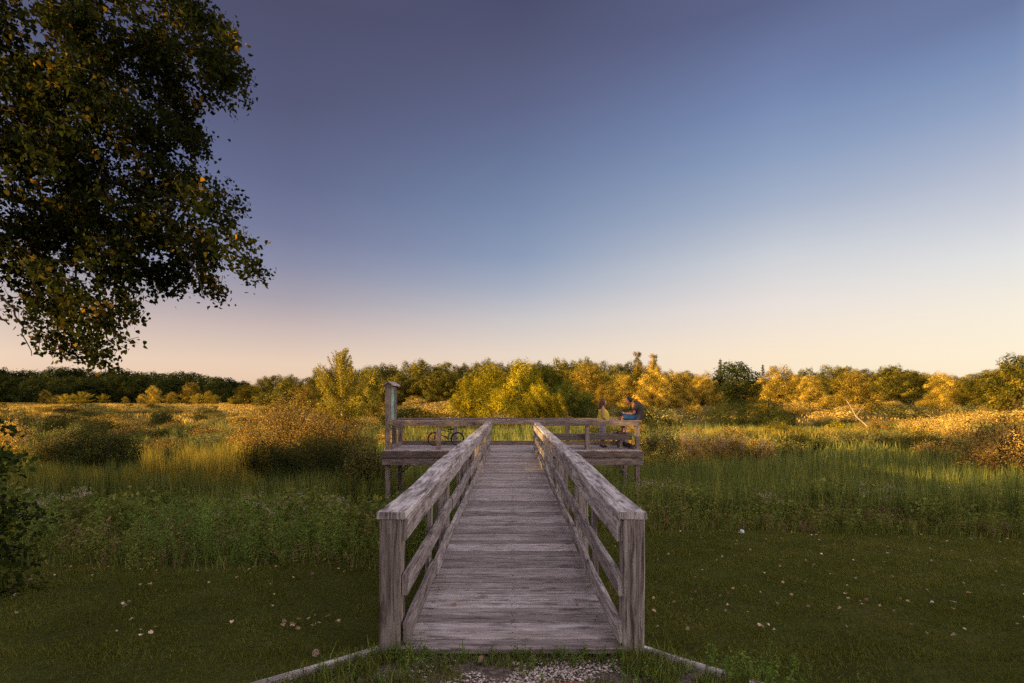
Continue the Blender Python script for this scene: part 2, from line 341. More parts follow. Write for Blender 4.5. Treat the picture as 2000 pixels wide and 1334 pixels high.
# gravel apron in front of the boardwalk
def gravelmat():
    m,N,L = newmat('gravel_bed'); o = N.new('ShaderNodeOutputMaterial'); b = N.new('ShaderNodeBsdfPrincipled'); L.new(b.outputs[0], o.inputs[0]); b.inputs['Roughness'].default_value=.95
    tc = N.new('ShaderNodeTexCoord'); v = N.new('ShaderNodeTexVoronoi'); v.inputs['Scale'].default_value=70; L.new(tc.outputs['Object'], v.inputs['Vector'])
    r = ramp_node(N, [(0,(.05,.035,.028)),(.5,(.11,.08,.065)),(1,(.20,.16,.14))]); 
    sp = N.new('ShaderNodeSeparateColor'); L.new(v.outputs['Color'], sp.inputs[0]); L.new(sp.outputs[0], r.inputs[0]); L.new(r.outputs[0], b.inputs['Base Color'])
    bp = N.new('ShaderNodeBump'); bp.inputs['Distance'].default_value=.01; bp.invert=True; L.new(v.outputs['Distance'], bp.inputs['Height']); L.new(bp.outputs[0], b.inputs['Normal'])
    return m
gy = np.linspace(-1.5, 3.31, 60); gt = np.linspace(-1, 1, 50)
def halfw(y, s): return (.80 if s > 0 else .86) + (3.33-y)*(1.36 if s > 0 else 1.4)
GX = np.array([[tt*halfw(y, tt) for tt in gt] for y in gy]); GY = np.repeat(gy[:,None], 50, 1)
GZ = -.052 + .010*wn(GX, GY, .13) + .012*wn(GX, GY, .4, 2)
V = np.stack([GX.ravel(), GY.ravel(), GZ.ravel()], 1); ii, jj = np.meshgrid(np.arange(49), np.arange(59)); a = (jj*50+ii).ravel()
tag(mesh_np('gravel_path', V, np.stack([a,a+1,a+51,a+50],1), gravelmat(), smooth=True), kind='structure')

# ------------------------------------------------------------------ boardwalk
SP = 2.44; PY = [3.36+SP*i for i in range(6)]         # post positions
bw = empty('boardwalk', (0, 3.3, 0), 0, 'long narrow grey wooden walkway with handrails, leading from the lawn to the platform', 'boardwalk')
def P(root, o):
    o.matrix_parent_inverse = Matrix.Translation(-Vector(root.location)); return o
SCR=[]
mb = MB(); y = 3.27
while y < 15.62:
    wd = .120
    z = random.uniform(-.0025, .0025) - .019; t0 = random.uniform(-.02, .02)
    mb.board((-.735+t0*.2, y+wd/2, z), (.735+t0*.2, y+wd/2, z+random.uniform(-.002,.002)), wd, .038, ch=.005, n=4, wob=.0016, tw=.012)
    for xs_ in (-.62,-.60,0,.02,.60,.62): SCR.append((xs_+random.uniform(-.006,.006), y+random.choice((.03,.09))+random.uniform(-.006,.006)))
    y += wd + random.uniform(.009, .015)
P(bw, mb.build('deck', M['deck'], bw))
DECK_END = y
mb = MB()
for (sx_,sy_) in SCR: mb.tube([(sx_,sy_,-.003),(sx_,sy_,.0022)],.0045,6)
tag(P(bw, mb.build('nail_heads', plain('rusty_nails',(.06,.045,.04),.7,.3,.3), bw)),kind='stuff')
mb = MB()
for s in (-1, 1): mb.board((s*.62, 3.30, -.13), (s*.62, 15.6, -.13), .04, .18, n=8, wob=.004)
mb.board((0, 3.31, -.13), (0, 15.6, -.13), .04, .18, n=8)
P(bw, mb.build('joists', M['rail'], bw))
def lean(y, s):   # how far the rail tops lean in along the walk
    return (.075 if s < 0 else .055)*float(sst(6.5, 14.5, y))
for s in (-1, 1):
    for i, y in enumerate(PY):
        mb = MB(); zb = g(s*.78, y) - .3
        dx = lean(y, s)
        mb.board((s*.785, y, zb), (s*(.785-dx), y, .818), .14, .14, up=(0,1,0), ch=.008, n=10, wob=.002)
        P(bw, mb.build('post', M['post'], bw))
    for i in range(5):
        y = (PY[i]+PY[i+1])/2; mb = MB(); dx = lean(y, s)
        mb.board((s*.755, y, -.2), (s*(.735-dx), y, .68), .042, .085, up=(0,1,0), n=4, wob=.002)
        P(bw, mb.build('baluster', M['post'], bw))
        y0, y1 = PY[i], PY[i+1]
        e0 = 3.285 if i == 0 else y0+.002; e1 = y1-.002 if i < 4 else 15.56
        d0, d1 = lean(y0, s), lean(y1, s)
        cw = .186 if i < 2 else .165
        mb = MB(); bow = random.uniform(.006, .016)
        zc = .842 + .012*math.sin(i*2+s)
        za = [.842,.845,.842,.85,.853,.858]
        cx = .777 if i < 2 else .772
        mb.board((s*(cx-d0*.95), e0, za[i]), (s*(cx-d1*.95), e1, za[i+1]-.001), cw, .046, ch=.006, n=14, wob=.003, tw=.02,
                 prof=lambda t: (0, -.018*math.sin(math.pi*min(1,t*1.3)) if i == 0 else 0, 1))
        P(bw, mb.build('rail_cap', M['cap'], bw))
        # inner rails, made of separate boards
        for nm, zz, hh in (('top_rail', .748, .142), ('middle_rail', .395, .135), ('bottom_rail', .085, .135)):
            mb = MB(); off = 0 if nm != 'bottom_rail' else -1.2
            a0 = max(3.30, e0+off) ; a1 = e1+off if i < 4 else 15.56
            q = {'top_rail':1,'middle_rail':.5,'bottom_rail':.1}[nm]
            xo = .6925
            mb.board((s*(xo-lean(a0,s)*q), a0, zz+random.uniform(-.006,.006)), (s*(xo-lean(a1,s)*q), a1, zz+random.uniform(-.006,.006)), .038, hh, n=14, wob=.007 if nm!='top_rail' else .003, tw=.04)
            P(bw, mb.build(nm, M['rail'], bw))

# ------------------------------------------------------------------ viewing platform
XL, XR, YF, YB = -3.90, 3.93, 15.70, 17.55
vp = empty('viewing_platform', (0, YF, 0), 0, 'raised grey wooden platform with railing, on stilts at the far end of the walkway', 'platform')
mb = MB(); y = YF-.02
while y < YB+.04:
    for x0, x1 in ((XL-.04, -1.3+random.uniform(-.02,.02)), (-1.3, 1.3), (1.3, XR+.04)):
        mb.board((x0+.002, y+.07, -.019+random.uniform(-.002,.002)), (x1-.002, y+.07, -.019), .14, .038, n=3, wob=.001)
    y += .146
P(vp, mb.build('deck', M['deck'], vp))
for zz, hh in ((-.135, .19), (-.355, .20)):
    mb = MB(); mb.board((XL-.07, YF-.045, zz), (XR+.07, YF-.045, zz), .045, hh, n=10, wob=.003, ch=.006)
    P(vp, mb.build('fascia_board', M['plat'], vp))
mb = MB()
for x in (XL-.05, XR+.05): mb.board((x, YF-.01, -.24), (x, YB+.05, -.24), .04, .40, n=3)
for yy in (16.3, 16.9, YB+.03): mb.board((XL, yy, -.24), (XR, yy, -.24), .045, .36, n=3)
P(vp, mb.build('joists', M['plat'], vp))
def post(x, y, top, mat='plat', wd=.13, base=True):
    mb = MB(); mb.board((x, y, g(x,y)-.3 if base else 0), (x, y, top), wd, wd, up=(0,1,0), ch=.008, n=8, wob=.003)
    return P(vp, mb.build('post', M[mat], vp))
post(XL+.07, YF+.09, 1.93); post(XR-.07, YF+.09, .86)
post(XL+.08, YB-.05, .86, base=True); post(XR-.07, YB-.05, .86)
post(XL+.10, 16.55, 1.93, base=False)
for x in (-2.26, 2.32): post(x, YF+.09, .86, base=False)
for x in (-.80, .80): post(x, YF+.09, .84, base=False)
for x in (-1.95, 1.9): post(x, YB-.05, .86, base=False)
for s, x in ((-1, XL+.07), (1, XR-.07)):
    for yy, ang in ((YF+.09, 1), (YB-.05, 1)):
        mb = MB(); mb.board((x, yy+.09, -1.02), (x-s*.62, yy+.09, -.44), .04, .12, up=(0,1,0), n=2); P(vp, mb.build('brace', M['plat'], vp))
for x0, x1 in ((XL-.01, -.70), (.72, XR+.04)):
    mb = MB(); mb.board((x0+(.15 if x0<-1 else 0), YF+.09, .888), (x1, YF+.09, .888), .19, .04, n=8, wob=.003); P(vp, mb.build('rail_cap', M['plat'], vp))
    mb = MB(); mb.board((x0+(.15 if x0<-1 else .07), YF+.005, .80), (x1-(.1 if x1>1 else 0), YF+.005, .80), .038, .125, n=6, wob=.003); P(vp, mb.build('front_rail', M['plat'], vp))
mb = MB(); mb.board((XL, YB-.05, .888), (XR, YB-.05, .888), .18, .04, n=14, wob=.005); P(vp, mb.build('rail_cap', M['plat'], vp))
mb = MB(); mb.board((XL, YB-.14, .79), (XR, YB-.14, .79), .038, .13, n=14, wob=.005); P(vp, mb.build('back_rail', M['plat'], vp))
mb = MB(); mb.board((XR-.07, YF+.2, .888), (XR-.07, YB-.16, .888), .18, .04, n=4); P(vp, mb.build('rail_cap', M['plat'], vp))
mb = MB(); mb.board((XL+.07, YF+.17, .80), (XL+.07, YB-.16, .80), .038, .13, n=4); P(vp, mb.build('side_rail', M['plat'], vp))
for a, b_ in (((XL+.1, YB-.14, .07), (XR-.1, YB-.14, .07)), ((XL+.16, YF+.17, .07), (XL+.16, YB-.18, .07)), ((XR-.16, YF+.17, .07), (XR-.16, YB-.18, .07))):
    mb = MB(); mb.board(a, b_, .04, .14, n=10, wob=.004); P(vp, mb.build('kerb_board', M['plat'], vp))
cable = plain('steel_wire', (.25,.22,.2), .4, .5, .8)
for zz in (.40, .58):
    mb = MB(); mb.tube([(XL+.08, YB-.11, zz), (0, YB-.11, zz-.01), (XR-.08, YB-.11, zz)], .006, 5); P(vp, mb.build('railing_wire', cable, vp))

# bench along the front and right railing
bn = empty('bench', (2.4, 16.0, 0), 0, 'L-shaped grey wooden bench built along the front and right railing of the platform', 'bench')
def PB(o): o.matrix_parent_inverse = Matrix.Translation(-Vector(bn.location)); return o
for k, yy in enumerate((15.98, 16.125, 16.27)):
    mb = MB(); mb.board((1.15, yy, .445), (XR-.6 if k else XR-.25, yy, .445), .135, .038, n=6, wob=.002); PB(mb.build('seat_board', M['plat'], bn))
for k, xx in enumerate((3.43, 3.575, 3.72)):
    mb = MB(); mb.board((xx, 16.06 if k else 16.36, .447), (xx, 17.3, .447), .135, .038, n=4, wob=.002); PB(mb.build('seat_board', M['plat'], bn))
mb = MB(); mb.board((1.15, 15.905, .37), (XR-.2, 15.905, .37), .038, .16, n=6, wob=.003); PB(mb.build('apron', M['plat'], bn))
mb = MB(); mb.board((3.34, 16.36, .37), (3.34, 17.3, .37), .038, .12, n=3); PB(mb.build('apron', M['plat'], bn))
for x, yy in ((1.3,15.97),(1.3,16.25),(2.35,15.97),(2.35,16.25),(3.4,15.97),(3.42,16.4),(3.42,17.2),(3.74,17.2)):
    mb = MB(); mb.board((x, yy, 0), (x, yy, .425), .085, .085, up=(0,1,0), n=2); PB(mb.build('leg', M['plat'], bn))

# notice board on the left corner posts
nb = empty('notice_board', (XL+.085, 16.1, 0), 0, 'wooden notice board with blue-green panel and small roof at left corner of the platform', 'notice board')
def PN(o): o.matrix_parent_inverse = Matrix.Translation(-Vector(nb.location)); return o
panel = plain('faded_poster', (.20,.36,.31), .5, .4, 0, .5, 7)
mb = MB(); mb.board((XL+.10, 15.87, 1.42), (XL+.10, 16.48, 1.42), .04, .98, n=1, ch=.003); PN(mb.build('panel', panel, nb))
for yy in (15.885, 16.465):
    mb = MB(); mb.board((XL+.13, yy, .91), (XL+.13, yy, 1.93), .05, .05, up=(0,1,0)); PN(mb.build('frame', M['post'], nb))
for zz in (.93, 1.91):
    mb = MB(); mb.board((XL+.13, 15.91, zz), (XL+.13, 16.44, zz), .05, .05); PN(mb.build('frame', M['post'], nb))
mb = MB()
ex = [(-.155,0),(0,.12),(.155,0)]
yy0, yy1 = 15.66, 16.68; zb = 1.95; th = .035
for (xa, za), (xb, zb_) in ((ex[0], ex[1]), (ex[1], ex[2])):
    mb.board((XL+.10+(xa+xb)/2, yy0, zb+(za+zb_)/2+.03), (XL+.10+(xa+xb)/2, yy1, zb+(za+zb_)/2+.03), math.hypot(xb-xa, zb_-za)+.03, th, up=(-(zb_-za), 0, (xb-xa)))
PN(mb.build('roof', M['post'], nb))
for yy in (15.72, 16.62):
    mb = MB(); mb.add([(XL+.10-.13,yy-.02,zb-.03),(XL+.10+.13,yy-.02,zb-.03),(XL+.10+.13,yy-.02,zb+.03),(XL+.10,yy-.02,zb+.12),(XL+.10-.13,yy-.02,zb+.03),
            (XL+.10-.13,yy+.02,zb-.03),(XL+.10+.13,yy+.02,zb-.03),(XL+.10+.13,yy+.02,zb+.03),(XL+.10,yy+.02,zb+.12),(XL+.10-.13,yy+.02,zb+.03)],
           [(0,1,2,3,4),(9,8,7,6,5),(0,5,6,1),(1,6,7,2),(0,4,9,5)])
    PN(mb.build('gable', M['post'], nb))

# edging boards
def edging(pts, label):
    mb = MB(); n = len(pts)
    mb.board(pts[0], pts[1], .042, .15, n=6, wob=.004, ch=.004)
    o = mb.build('edging_board', M['cap'], None); tag(o, label, 'edging board', 'timber edging of the gravel path'); return o
edging([(-.86, 3.29, -.075), (-1.95, 2.51, -.075)], 'grey timber edging board between gravel and lawn, left of the walkway entrance')
edging([(.80, 3.33, -.075), (1.28, 2.98, -.085)], 'grey timber edging board starting at the right-hand railing post')
edging([(1.36, 2.93, -.085), (1.62, 2.74, -.09)], 'short grey edging board, second from the right-hand railing post')
edging([(1.70, 2.68, -.09), (2.3, 2.25, -.09)], 'grey edging board farthest out on the right side of the gravel')

# brick pavers at the bottom edge
for nm, (x, y, rz), lb in (('a', (.27, 2.86, .12), 'worn red paver half sunk in the gravel at the bottom edge, the larger left one'), ('b', (.43, 2.78, -.25), 'worn red paver fragment in the gravel, the smaller right one')):
    bm = bmesh.new(); bmesh.ops.create_cube(bm, size=1); bmesh.ops.scale(bm, vec=(.24 if nm=='a' else .13, .14, .06), verts=bm.verts)
    bmesh.ops.bevel(bm, geom=bm.edges[:], offset=.012, segments=2, affect='EDGES')
    bmesh.ops.subdivide_edges(bm, edges=bm.edges[:], cuts=1)
    for v in bm.verts: v.co += Vector((random.uniform(-1,1), random.uniform(-1,1), random.uniform(-1,1)))*.003
    me = bpy.data.meshes.new('paver'); bm.to_mesh(me); bm.free(); me.materials.append(M['brick'])
    o = bpy.data.objects.new('paver', me); C.objects.link(o); o.location = (x, y, -.055); o.rotation_euler = (.03, .02, rz); tag(o, lb, 'paver')

# ------------------------------------------------------------------ foliage builders
def rand_dirs(n):
    v = rng.normal(size=(n,3)); return v/np.linalg.norm(v, axis=1, keepdims=True)
def leaves(pos, nrm, size, aspect=.6, along=None, heart=False):
    """one small face per leaf, around pos with normal nrm"""
    n = len(pos); nrm = nrm/np.maximum(np.linalg.norm(nrm,axis=1,keepdims=True),1e-6)
    a = rand_dirs(n) if along is None else along
    t = a - nrm*(a*nrm).sum(1,keepdims=True); t /= np.maximum(np.linalg.norm(t,axis=1,keepdims=True),1e-6)
    b = np.cross(nrm, t); s = np.broadcast_to(np.asarray(size, float), (n,))[:,None]
    if heart:
        pts = [(-.45,0),(-.35,.42),(.1,.38),(.62,0),(.1,-.38),(-.35,-.42)]
        cup = [0,.08,.05,0,.05,.08]
        V = np.stack([pos + t*s*p[0] + b*s*p[1] + nrm*s*c for p,c in zip(pts,cup)], 1)
        return V.reshape(-1,3), np.arange(n*6).reshape(n,6)
    V = np.stack([pos - t*s*.5, pos + b*s*.5*aspect, pos + t*s*.5, pos - b*s*.5*aspect], 1)
    return V.reshape(-1,3), np.arange(n*4).reshape(n,4)
def crown_pts(lobes, n, shell=.45, outward=.65, cull=.72):
    lobes = np.array(lobes, float); area = (lobes[:,3]*lobes[:,5]); p = area/area.sum()
    idx = rng.choice(len(lobes), size=int(n*1.7), p=p); d = rand_dirs(len(idx))
    lb = lobes[idx]; r = 1 - shell*rng.random(len(idx))**1.6
    # break up each lobe so it is not a ball
    wob = 1 + .30*np.sin(d[:,0]*6+idx*1.3)*np.sin(d[:,1]*5+idx*2.1) + .24*np.sin(d[:,2]*8+idx*.7+d[:,0]*5) + rng.normal(0,.06,len(idx))
    pos = lb[:,:3] + d*lb[:,3:6]*(r*wob)[:,None]
    keep = np.ones(len(idx), bool)
    for i, l in enumerate(lobes):
        q = (((pos-l[:3])/l[3:6])**2).sum(1); keep &= ~((q < cull**2) & (idx != i) & (i < len(lobes)-1))
    pos = pos[keep][:n]; d = (d/lb[:,3:6]*lb[:,3:4])[keep][:n]
    d /= np.linalg.norm(d,axis=1,keepdims=True)
    nr = d*outward + rand_dirs(len(d))*(1-outward)*1.2
    return pos, nr, d
def trunk_mb(h, r0, lean=(0,0), limbs=6, spread=2.0, top=.75, seg=7, start=.3):
    mb = MB(); pts=[]; rad=[]
    for i in range(7):
        t = i/6; pts.append((lean[0]*t+random.uniform(-1,1)*r0*.4*(i>0), lean[1]*t+random.uniform(-1,1)*r0*.4*(i>0), h*top*t-.3*(i==0))); rad.append(r0*(1-.8*t))
    mb.tube(pts, rad, seg)
    for k in range(limbs):
        t = random.uniform(start, .9); i = min(5, int(t*6)); p = Vector(pts[i]); a = random.uniform(0, 6.28)
        l = spread*(1.1-.5*t)*random.uniform(.7,1.1)
        e = p + Vector((math.cos(a)*l, math.sin(a)*l, l*random.uniform(.5,1.1))); mid = (p+e)/2 + Vector((0,0,-l*.08))
        rr = rad[i]*.55; mb.tube([p, mid, e], [rr, rr*.6, rr*.2], 5)
    return mb
def lobes_broad(h, w, n, base=.22, flat=1.0, jitter=.35):
    out = []; rx = w/2
    for k in range(n):
        z = base + (1-base)*((k+.5)/n)**.85; u = (z-base)/(1-base)
        prof = math.sin(math.pi*min(1,(u*.72+.24)))**.6
        a = k*2.4+random.uniform(-.5,.5); rr = rx*prof*random.uniform(.5,1.0)
        r = rx*random.uniform(.20,.42)*(1-.15*u)
        out.append((math.cos(a)*rr, math.sin(a)*rr, z*h - r*.6, r, r, r*random.uniform(.85,1.5)*flat))
    out.append((0,0,h*(.5+base*.4),rx*.55,rx*.55,h*.40))
    return out
def make_tree(name, h, w, nleaf, leaf, mat, lobes=None, tr=None, bark='bark', outward=.65, aspect=.7, shell=.45, nl=16, base=.22):
    root = empty(name)
    lb = lobes or lobes_broad(h, w, nl, base)
    pos, nr, d = crown_pts(lb, nleaf, shell, outward)
    V, F = leaves(pos, nr, leaf*rng.uniform(.6,1.3,len(pos)), aspect)
    cs = w*.11; rnd = np.clip(rng.normal(.47,.15,len(F)) + .22*np.sin(pos[:,0]/cs+pos[:,1]/cs*.6)*np.sin(pos[:,2]/cs*.9+pos[:,1]/cs) + .12*np.sin(pos[:,0]/cs*2.3-pos[:,2]/cs*1.9), 0, 1)  # light and dark clumps: sun and shade put into the leaf tone
    k = [mesh_np('crown', V, F, M[mat], root, rnd)]
    if tr is not False:
        k.append((tr or trunk_mb(h, w*.028+.04, limbs=6, spread=w*.35)).build('trunk', M[bark], root))
    KIDS[root.name] = k; root['proto'] = 1
    return root
USED = set()
def place(proto, px, d, ytop=None, h0=None, s=None, label=None, cat='tree', group=None, rz=None, wpx=None, dz=0):
    X = (px-1000)/1000*d; z = g(X, d)+dz
    if ytop is not None:
        H = 1.6+(777-ytop)/1000*d - z; sz = H/h0
    else: sz = s
    sx = wpx if wpx else sz
    rz = random.uniform(0,6.28) if rz is None else rz
    if proto.name in USED:
        r = copy_thing(proto, (X,d,z), rz, sx, label, group, sz)
    else:
        r = proto; USED.add(r.name); r.location=(X,d,z); r.rotation_euler=(0,0,rz); r.scale=(sx,sx,sz)
        if 'proto' in r: del r['proto']
        if group: r['group'] = group
        if label: r['label'] = label
    r['category'] = cat
    if 'proto' in r: del r['proto']
    return r

# ------------------------------------------------------------------ far and middle trees
broad = [make_tree('broadleaf_tree', 16, 12, 20000, .34, 'green', nl=n, base=.04, shell=.22, outward=.78) for n in (30, 36, 26)]
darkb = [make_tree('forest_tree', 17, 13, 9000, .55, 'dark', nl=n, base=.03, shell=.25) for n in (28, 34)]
goldt = [make_tree('golden_tree', 12, 8.5, 26000, .20, 'goldtree', nl=n, shell=.28, base=.05, outward=.75) for n in (30, 38, 26)]
gb = [goldt[0], broad[0], goldt[1], broad[1], goldt[2], broad[2]]
H0 = {}
for b_ in broad: H0[b_.name] = 16
for b_ in darkb: H0[b_.name] = 17
for b_ in goldt: H0[b_.name] = 12
def put(p, px, ytop, d, wpx, w0, **k):
    return place(p, px, d, ytop=ytop, h0=H0[p.name], wpx=wpx/1000*d/w0, **k)
# dark wood on the left, part of its shade put into leaf colour
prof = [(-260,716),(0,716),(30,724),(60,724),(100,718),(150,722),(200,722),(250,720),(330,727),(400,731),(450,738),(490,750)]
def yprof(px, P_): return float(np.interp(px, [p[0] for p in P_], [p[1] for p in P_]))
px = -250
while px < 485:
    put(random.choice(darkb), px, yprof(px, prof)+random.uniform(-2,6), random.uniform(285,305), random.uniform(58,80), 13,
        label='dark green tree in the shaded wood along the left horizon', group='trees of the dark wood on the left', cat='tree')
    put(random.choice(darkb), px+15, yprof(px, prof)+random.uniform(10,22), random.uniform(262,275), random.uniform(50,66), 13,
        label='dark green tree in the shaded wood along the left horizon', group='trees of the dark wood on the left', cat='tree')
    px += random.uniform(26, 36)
# ridge of trees behind the marsh
prof2 = [(480,750),(500,740),(540,736),(600,733),(640,722),(700,715),(760,717),(820,712),(880,706),(950,707),(1000,705),(1050,709),(1100,703),(1150,700),(1200,709),(1250,708),(1300,722),(1400,742),(1500,735),(1600,722),(1650,716),(1700,720),(1760,722),(1800,733),(1900,732),(1960,715),(2100,705),(2300,715)]
px = 488
while px < 2300:
    far = px > 1330
    put(random.choice(broad+([goldt[0]] if px > 1200 else [])), px, yprof(px, prof2)+random.uniform(-5,8), random.uniform(198,228), random.uniform(46,72), 12,
        label='tree in the wooded ridge along the horizon, gold-green in low sun', group='trees of the ridge behind the marsh', cat='tree')
    if random.random() < .85:
        put(random.choice(broad), px+12, yprof(px, prof2)+random.uniform(14,30), random.uniform(165,185), random.uniform(50,76), 12,
            label='lower tree at the foot of the wooded ridge, gold-green in low sun', group='lower trees in front of the ridge', cat='tree')
    px += random.uniform(20, 34)
tl=[]
for k in range(9):
    a=k*2.4; z=8.2+random.uniform(0,3.6); rr=random.uniform(.3,1.5); tl.append((math.cos(a)*rr,math.sin(a)*rr,z,random.uniform(.55,.95),random.uniform(.55,.95),random.uniform(.5,.8)))
for k in range(26):
    a=k*2.4; z=1.0+k*.30; rr=random.uniform(.6,2.6)*(1-.05*k/3); tl.append((math.cos(a)*rr,math.sin(a)*rr,z,random.uniform(.8,1.3),random.uniform(.8,1.3),random.uniform(.8,1.3)))
tuft = make_tree('tufted_tree', 12.4, 6, 20000, .20, 'goldtree', lobes=tl, tr=trunk_mb(12,.3,limbs=9,spread=2.4,top=.95,start=.5)); H0[tuft.name]=12.4
# single trees that stand out (px, top, distance, width px, proto, label)
sing = [
 (1246,685,135,34,tuft,'tall bare-stemmed tree with two tufted crowns rising above the ridge, left of its twin'),
 (1277,690,132,38,tuft,'tall tufted tree rising above the ridge, right twin of the pair'),
 (1275,724,112,62,goldt[1],'rounded golden tree right below the pair of tall tufted trees'),
 (1222,735,118,52,goldt[2],'golden tree just left of the rounded golden tree above the people'),
 (1150,712,128,66,goldt[0],'pale gold tree behind the right end of the willow clump'),
 (1185,752,104,44,goldt[1],'small golden tree directly behind the standing woman'),
 (1325,730,118,58,goldt[2],'golden green tree midway between the tall tufted pair and the first spruce'),
 (1372,731,126,52,goldt[0],'orange-tinted tree just left of the first dark spruce'),
 (1437,708,138,66,darkb[0],'dome-shaped dense green tree beside the first dark spruce'),
 (1522,717,120,66,goldt[1],'broad golden brown tree just right of the second dark spruce'),
 (1583,737,112,48,goldt[2],'bright yellow-green tree right of the broad golden brown tree'),
 (1668,727,100,70,goldt[0],'large bright golden tree above the pale leaning trunk'),
 (1735,718,128,62,broad[2],'brownish green tree right of the large bright golden tree'),
 (1777,724,138,46,broad[0],'dark small-crowned tree on the right skyline'),
 (1845,735,120,56,goldt[1],'golden tree on the right skyline, left of the frame-edge tree'),
 (1905,740,112,50,broad[1],'green tree just left of the big tree at the right edge'),
 (1988,693,92,80,broad[0],'big golden brown tree at the right edge of the photo'),
 (2110,700,100,90,goldt[0],'tree beyond the right edge of the photo'),
 (560,742,150,50,broad[2],'green tree above the left part of the big brown shrub'),
 (600,752,120,44,goldt[1],'small gold tree behind the top of the big brown shrub'),
 (728,716,84,62,broad[0],'green tree standing close behind the tall golden poplar'),
]
for a in sing:
    w0 = 12 if a[4] in broad+darkb else 8.5
    put(a[4], a[0], a[1], a[2], a[3]*1.25, w0, label=a[5])
# willow clump
wl = [make_tree('willow_tree', 8, 8.5, 19000, .21, 'golden', nl=n, shell=.22, outward=.78, base=.02, aspect=.5) for n in (30, 38, 26)]
wd = make_tree('shade_toned_willow', 8, 8.5, 18000, .21, 'shadedark', nl=20, shell=.35, outward=.7, base=.05, aspect=.45)
for q in wl+[wd]: H0[q.name] = 8
for (px, yt, d, wp, p, lb) in [
 (922,739,76,80,wl[0],'leftmost golden willow of the clump behind the platform'),
 (962,716,88,84,wl[1],'tall golden willow, second from the left in the clump'),
 (1018,704,84,90,wl[2],'tallest golden willow in the middle of the clump'),
 (1060,718,90,80,wd,'shade-toned green willow behind the middle of the clump'),
 (975,760,70,62,wl[2],'low round golden willow at the front left of the clump'),
 (1052,752,75,62,wl[0],'pointed golden willow at the front middle of the clump'),
 (1088,772,73,40,wl[1],'small golden willow at the front right of the clump'),
 (1112,745,80,74,wd,'shade-toned green willow at the right of the clump'),
 (1142,765,77,52,wd,'low shade-toned green willow at the right end of the clump'),
 (1012,782,72,46,wl[0],'small golden willow low in front of the clump'),
 (893,772,76,44,wl[1],'small golden willow at the far left foot of the clump')]:
    put(p, px, yt, d, wp*1.12, 8.5, label=lb, cat='willow')
# spruces
def make_spruce(h=9):
    root = empty('spruce_tree'); P_=[]; N_=[]; A_=[]
    for k in range(26):
        z = h*(.08+.9*k/26); r = (h-z)*.19*random.uniform(.75,1.15)+.08; m_ = int(14+r*26)
        a = rng.random(m_)*6.28; rr = r*rng.random(m_)**.5
        P_.append(np.stack([np.cos(a)*rr, np.sin(a)*rr, z-rr*.35+rng.normal(0,.05,m_)],1)); A_.append(np.stack([np.cos(a),np.sin(a),-.35+0*a],1)); N_.append(np.stack([np.cos(a)*.3,np.sin(a)*.3,1+0*a],1)+rng.normal(0,.4,(m_,3)))
    pos=np.concatenate(P_); V,F=leaves(pos,np.concatenate(N_),.42,.45,np.concatenate(A_))
    k=[mesh_np('crown',V,F,M['dark'],root,rng.random(len(F))), trunk_mb(h,.12,limbs=0,top=1.0).build('trunk',M['bark'],root)]
    KIDS[root.name]=k; root['proto']=1; H0[root.name]=h; return root
spr = make_spruce()
place(spr, 1407, 140, ytop=699, h0=9, wpx=1.7, label='narrow dark spruce left of the dome-shaped green tree')
place(spr, 1490, 150, ytop=710, h0=9, wpx=1.4, label='narrow dark spruce right of the dome-shaped green tree')
# poplar with rising branches
def make_poplar(h=10.5):
    root = empty('poplar_tree'); mb = MB(); P_=[];N_=[];A_=[]
    mb.tube([(0,0,-.3),(.1,0,3),(0,.1,6),(.05,0,9.3)],[.2,.15,.09,.02],7)
    for k in range(88):
        z = .7+random.random()**.9*8.2; a = random.uniform(0,6.28); l = (h-z)*random.uniform(.28,.48)+.42; l=min(l,3.1)
        p = Vector((0,0,z)); pts=[p]
        for i in range(1,5):
            t=i/4; rise = l*(1.0*t+.35*t*t) if z>5 else (l*(.55*t+.75*t*t) if z>2.5 else l*(.3*t+.35*t*t)); q_=.5 if z>5 else .85; pts.append(p+Vector((math.cos(a)*l*t*q_, math.sin(a)*l*t*q_, rise)))
        mb.tube(pts,[.045,.032,.022,.014,.006],4)
        m_ = int((64 if z>5 else 150)*l)
        for _ in range(m_):
            t=random.random()**.7; i=min(3,int(t*4)); q=pts[i].lerp(pts[i+1], t*4-i)
            rr = (.05 if z>5 else .13)+.10*(1-t)
            P_.append((q.x+random.gauss(0,rr),q.y+random.gauss(0,rr),q.z+random.gauss(0,rr*.8))); A_.append((math.cos(a),math.sin(a),.9))
    pos=np.array(P_); n_=rand_dirs(len(pos)); n_[:,0]-=.3; n_[:,1]-=.3
    V,F=leaves(pos,n_,.14*rng.uniform(.7,1.3,len(pos)),.7,np.array(A_)+rng.normal(0,.6,(len(pos),3)))
    k=[mesh_np('crown',V,F,M['poplar'],root,rng.random(len(F))), mb.build('trunk',M['palebark'],root)]
    KIDS[root.name]=k; H0[root.name]=h; return root
pp = make_poplar(); place(pp, 668, 55, ytop=672, h0=10.8, wpx=1.08, rz=1.0, label='tall feathery golden poplar rising above the horizon left of the platform', cat='poplar')

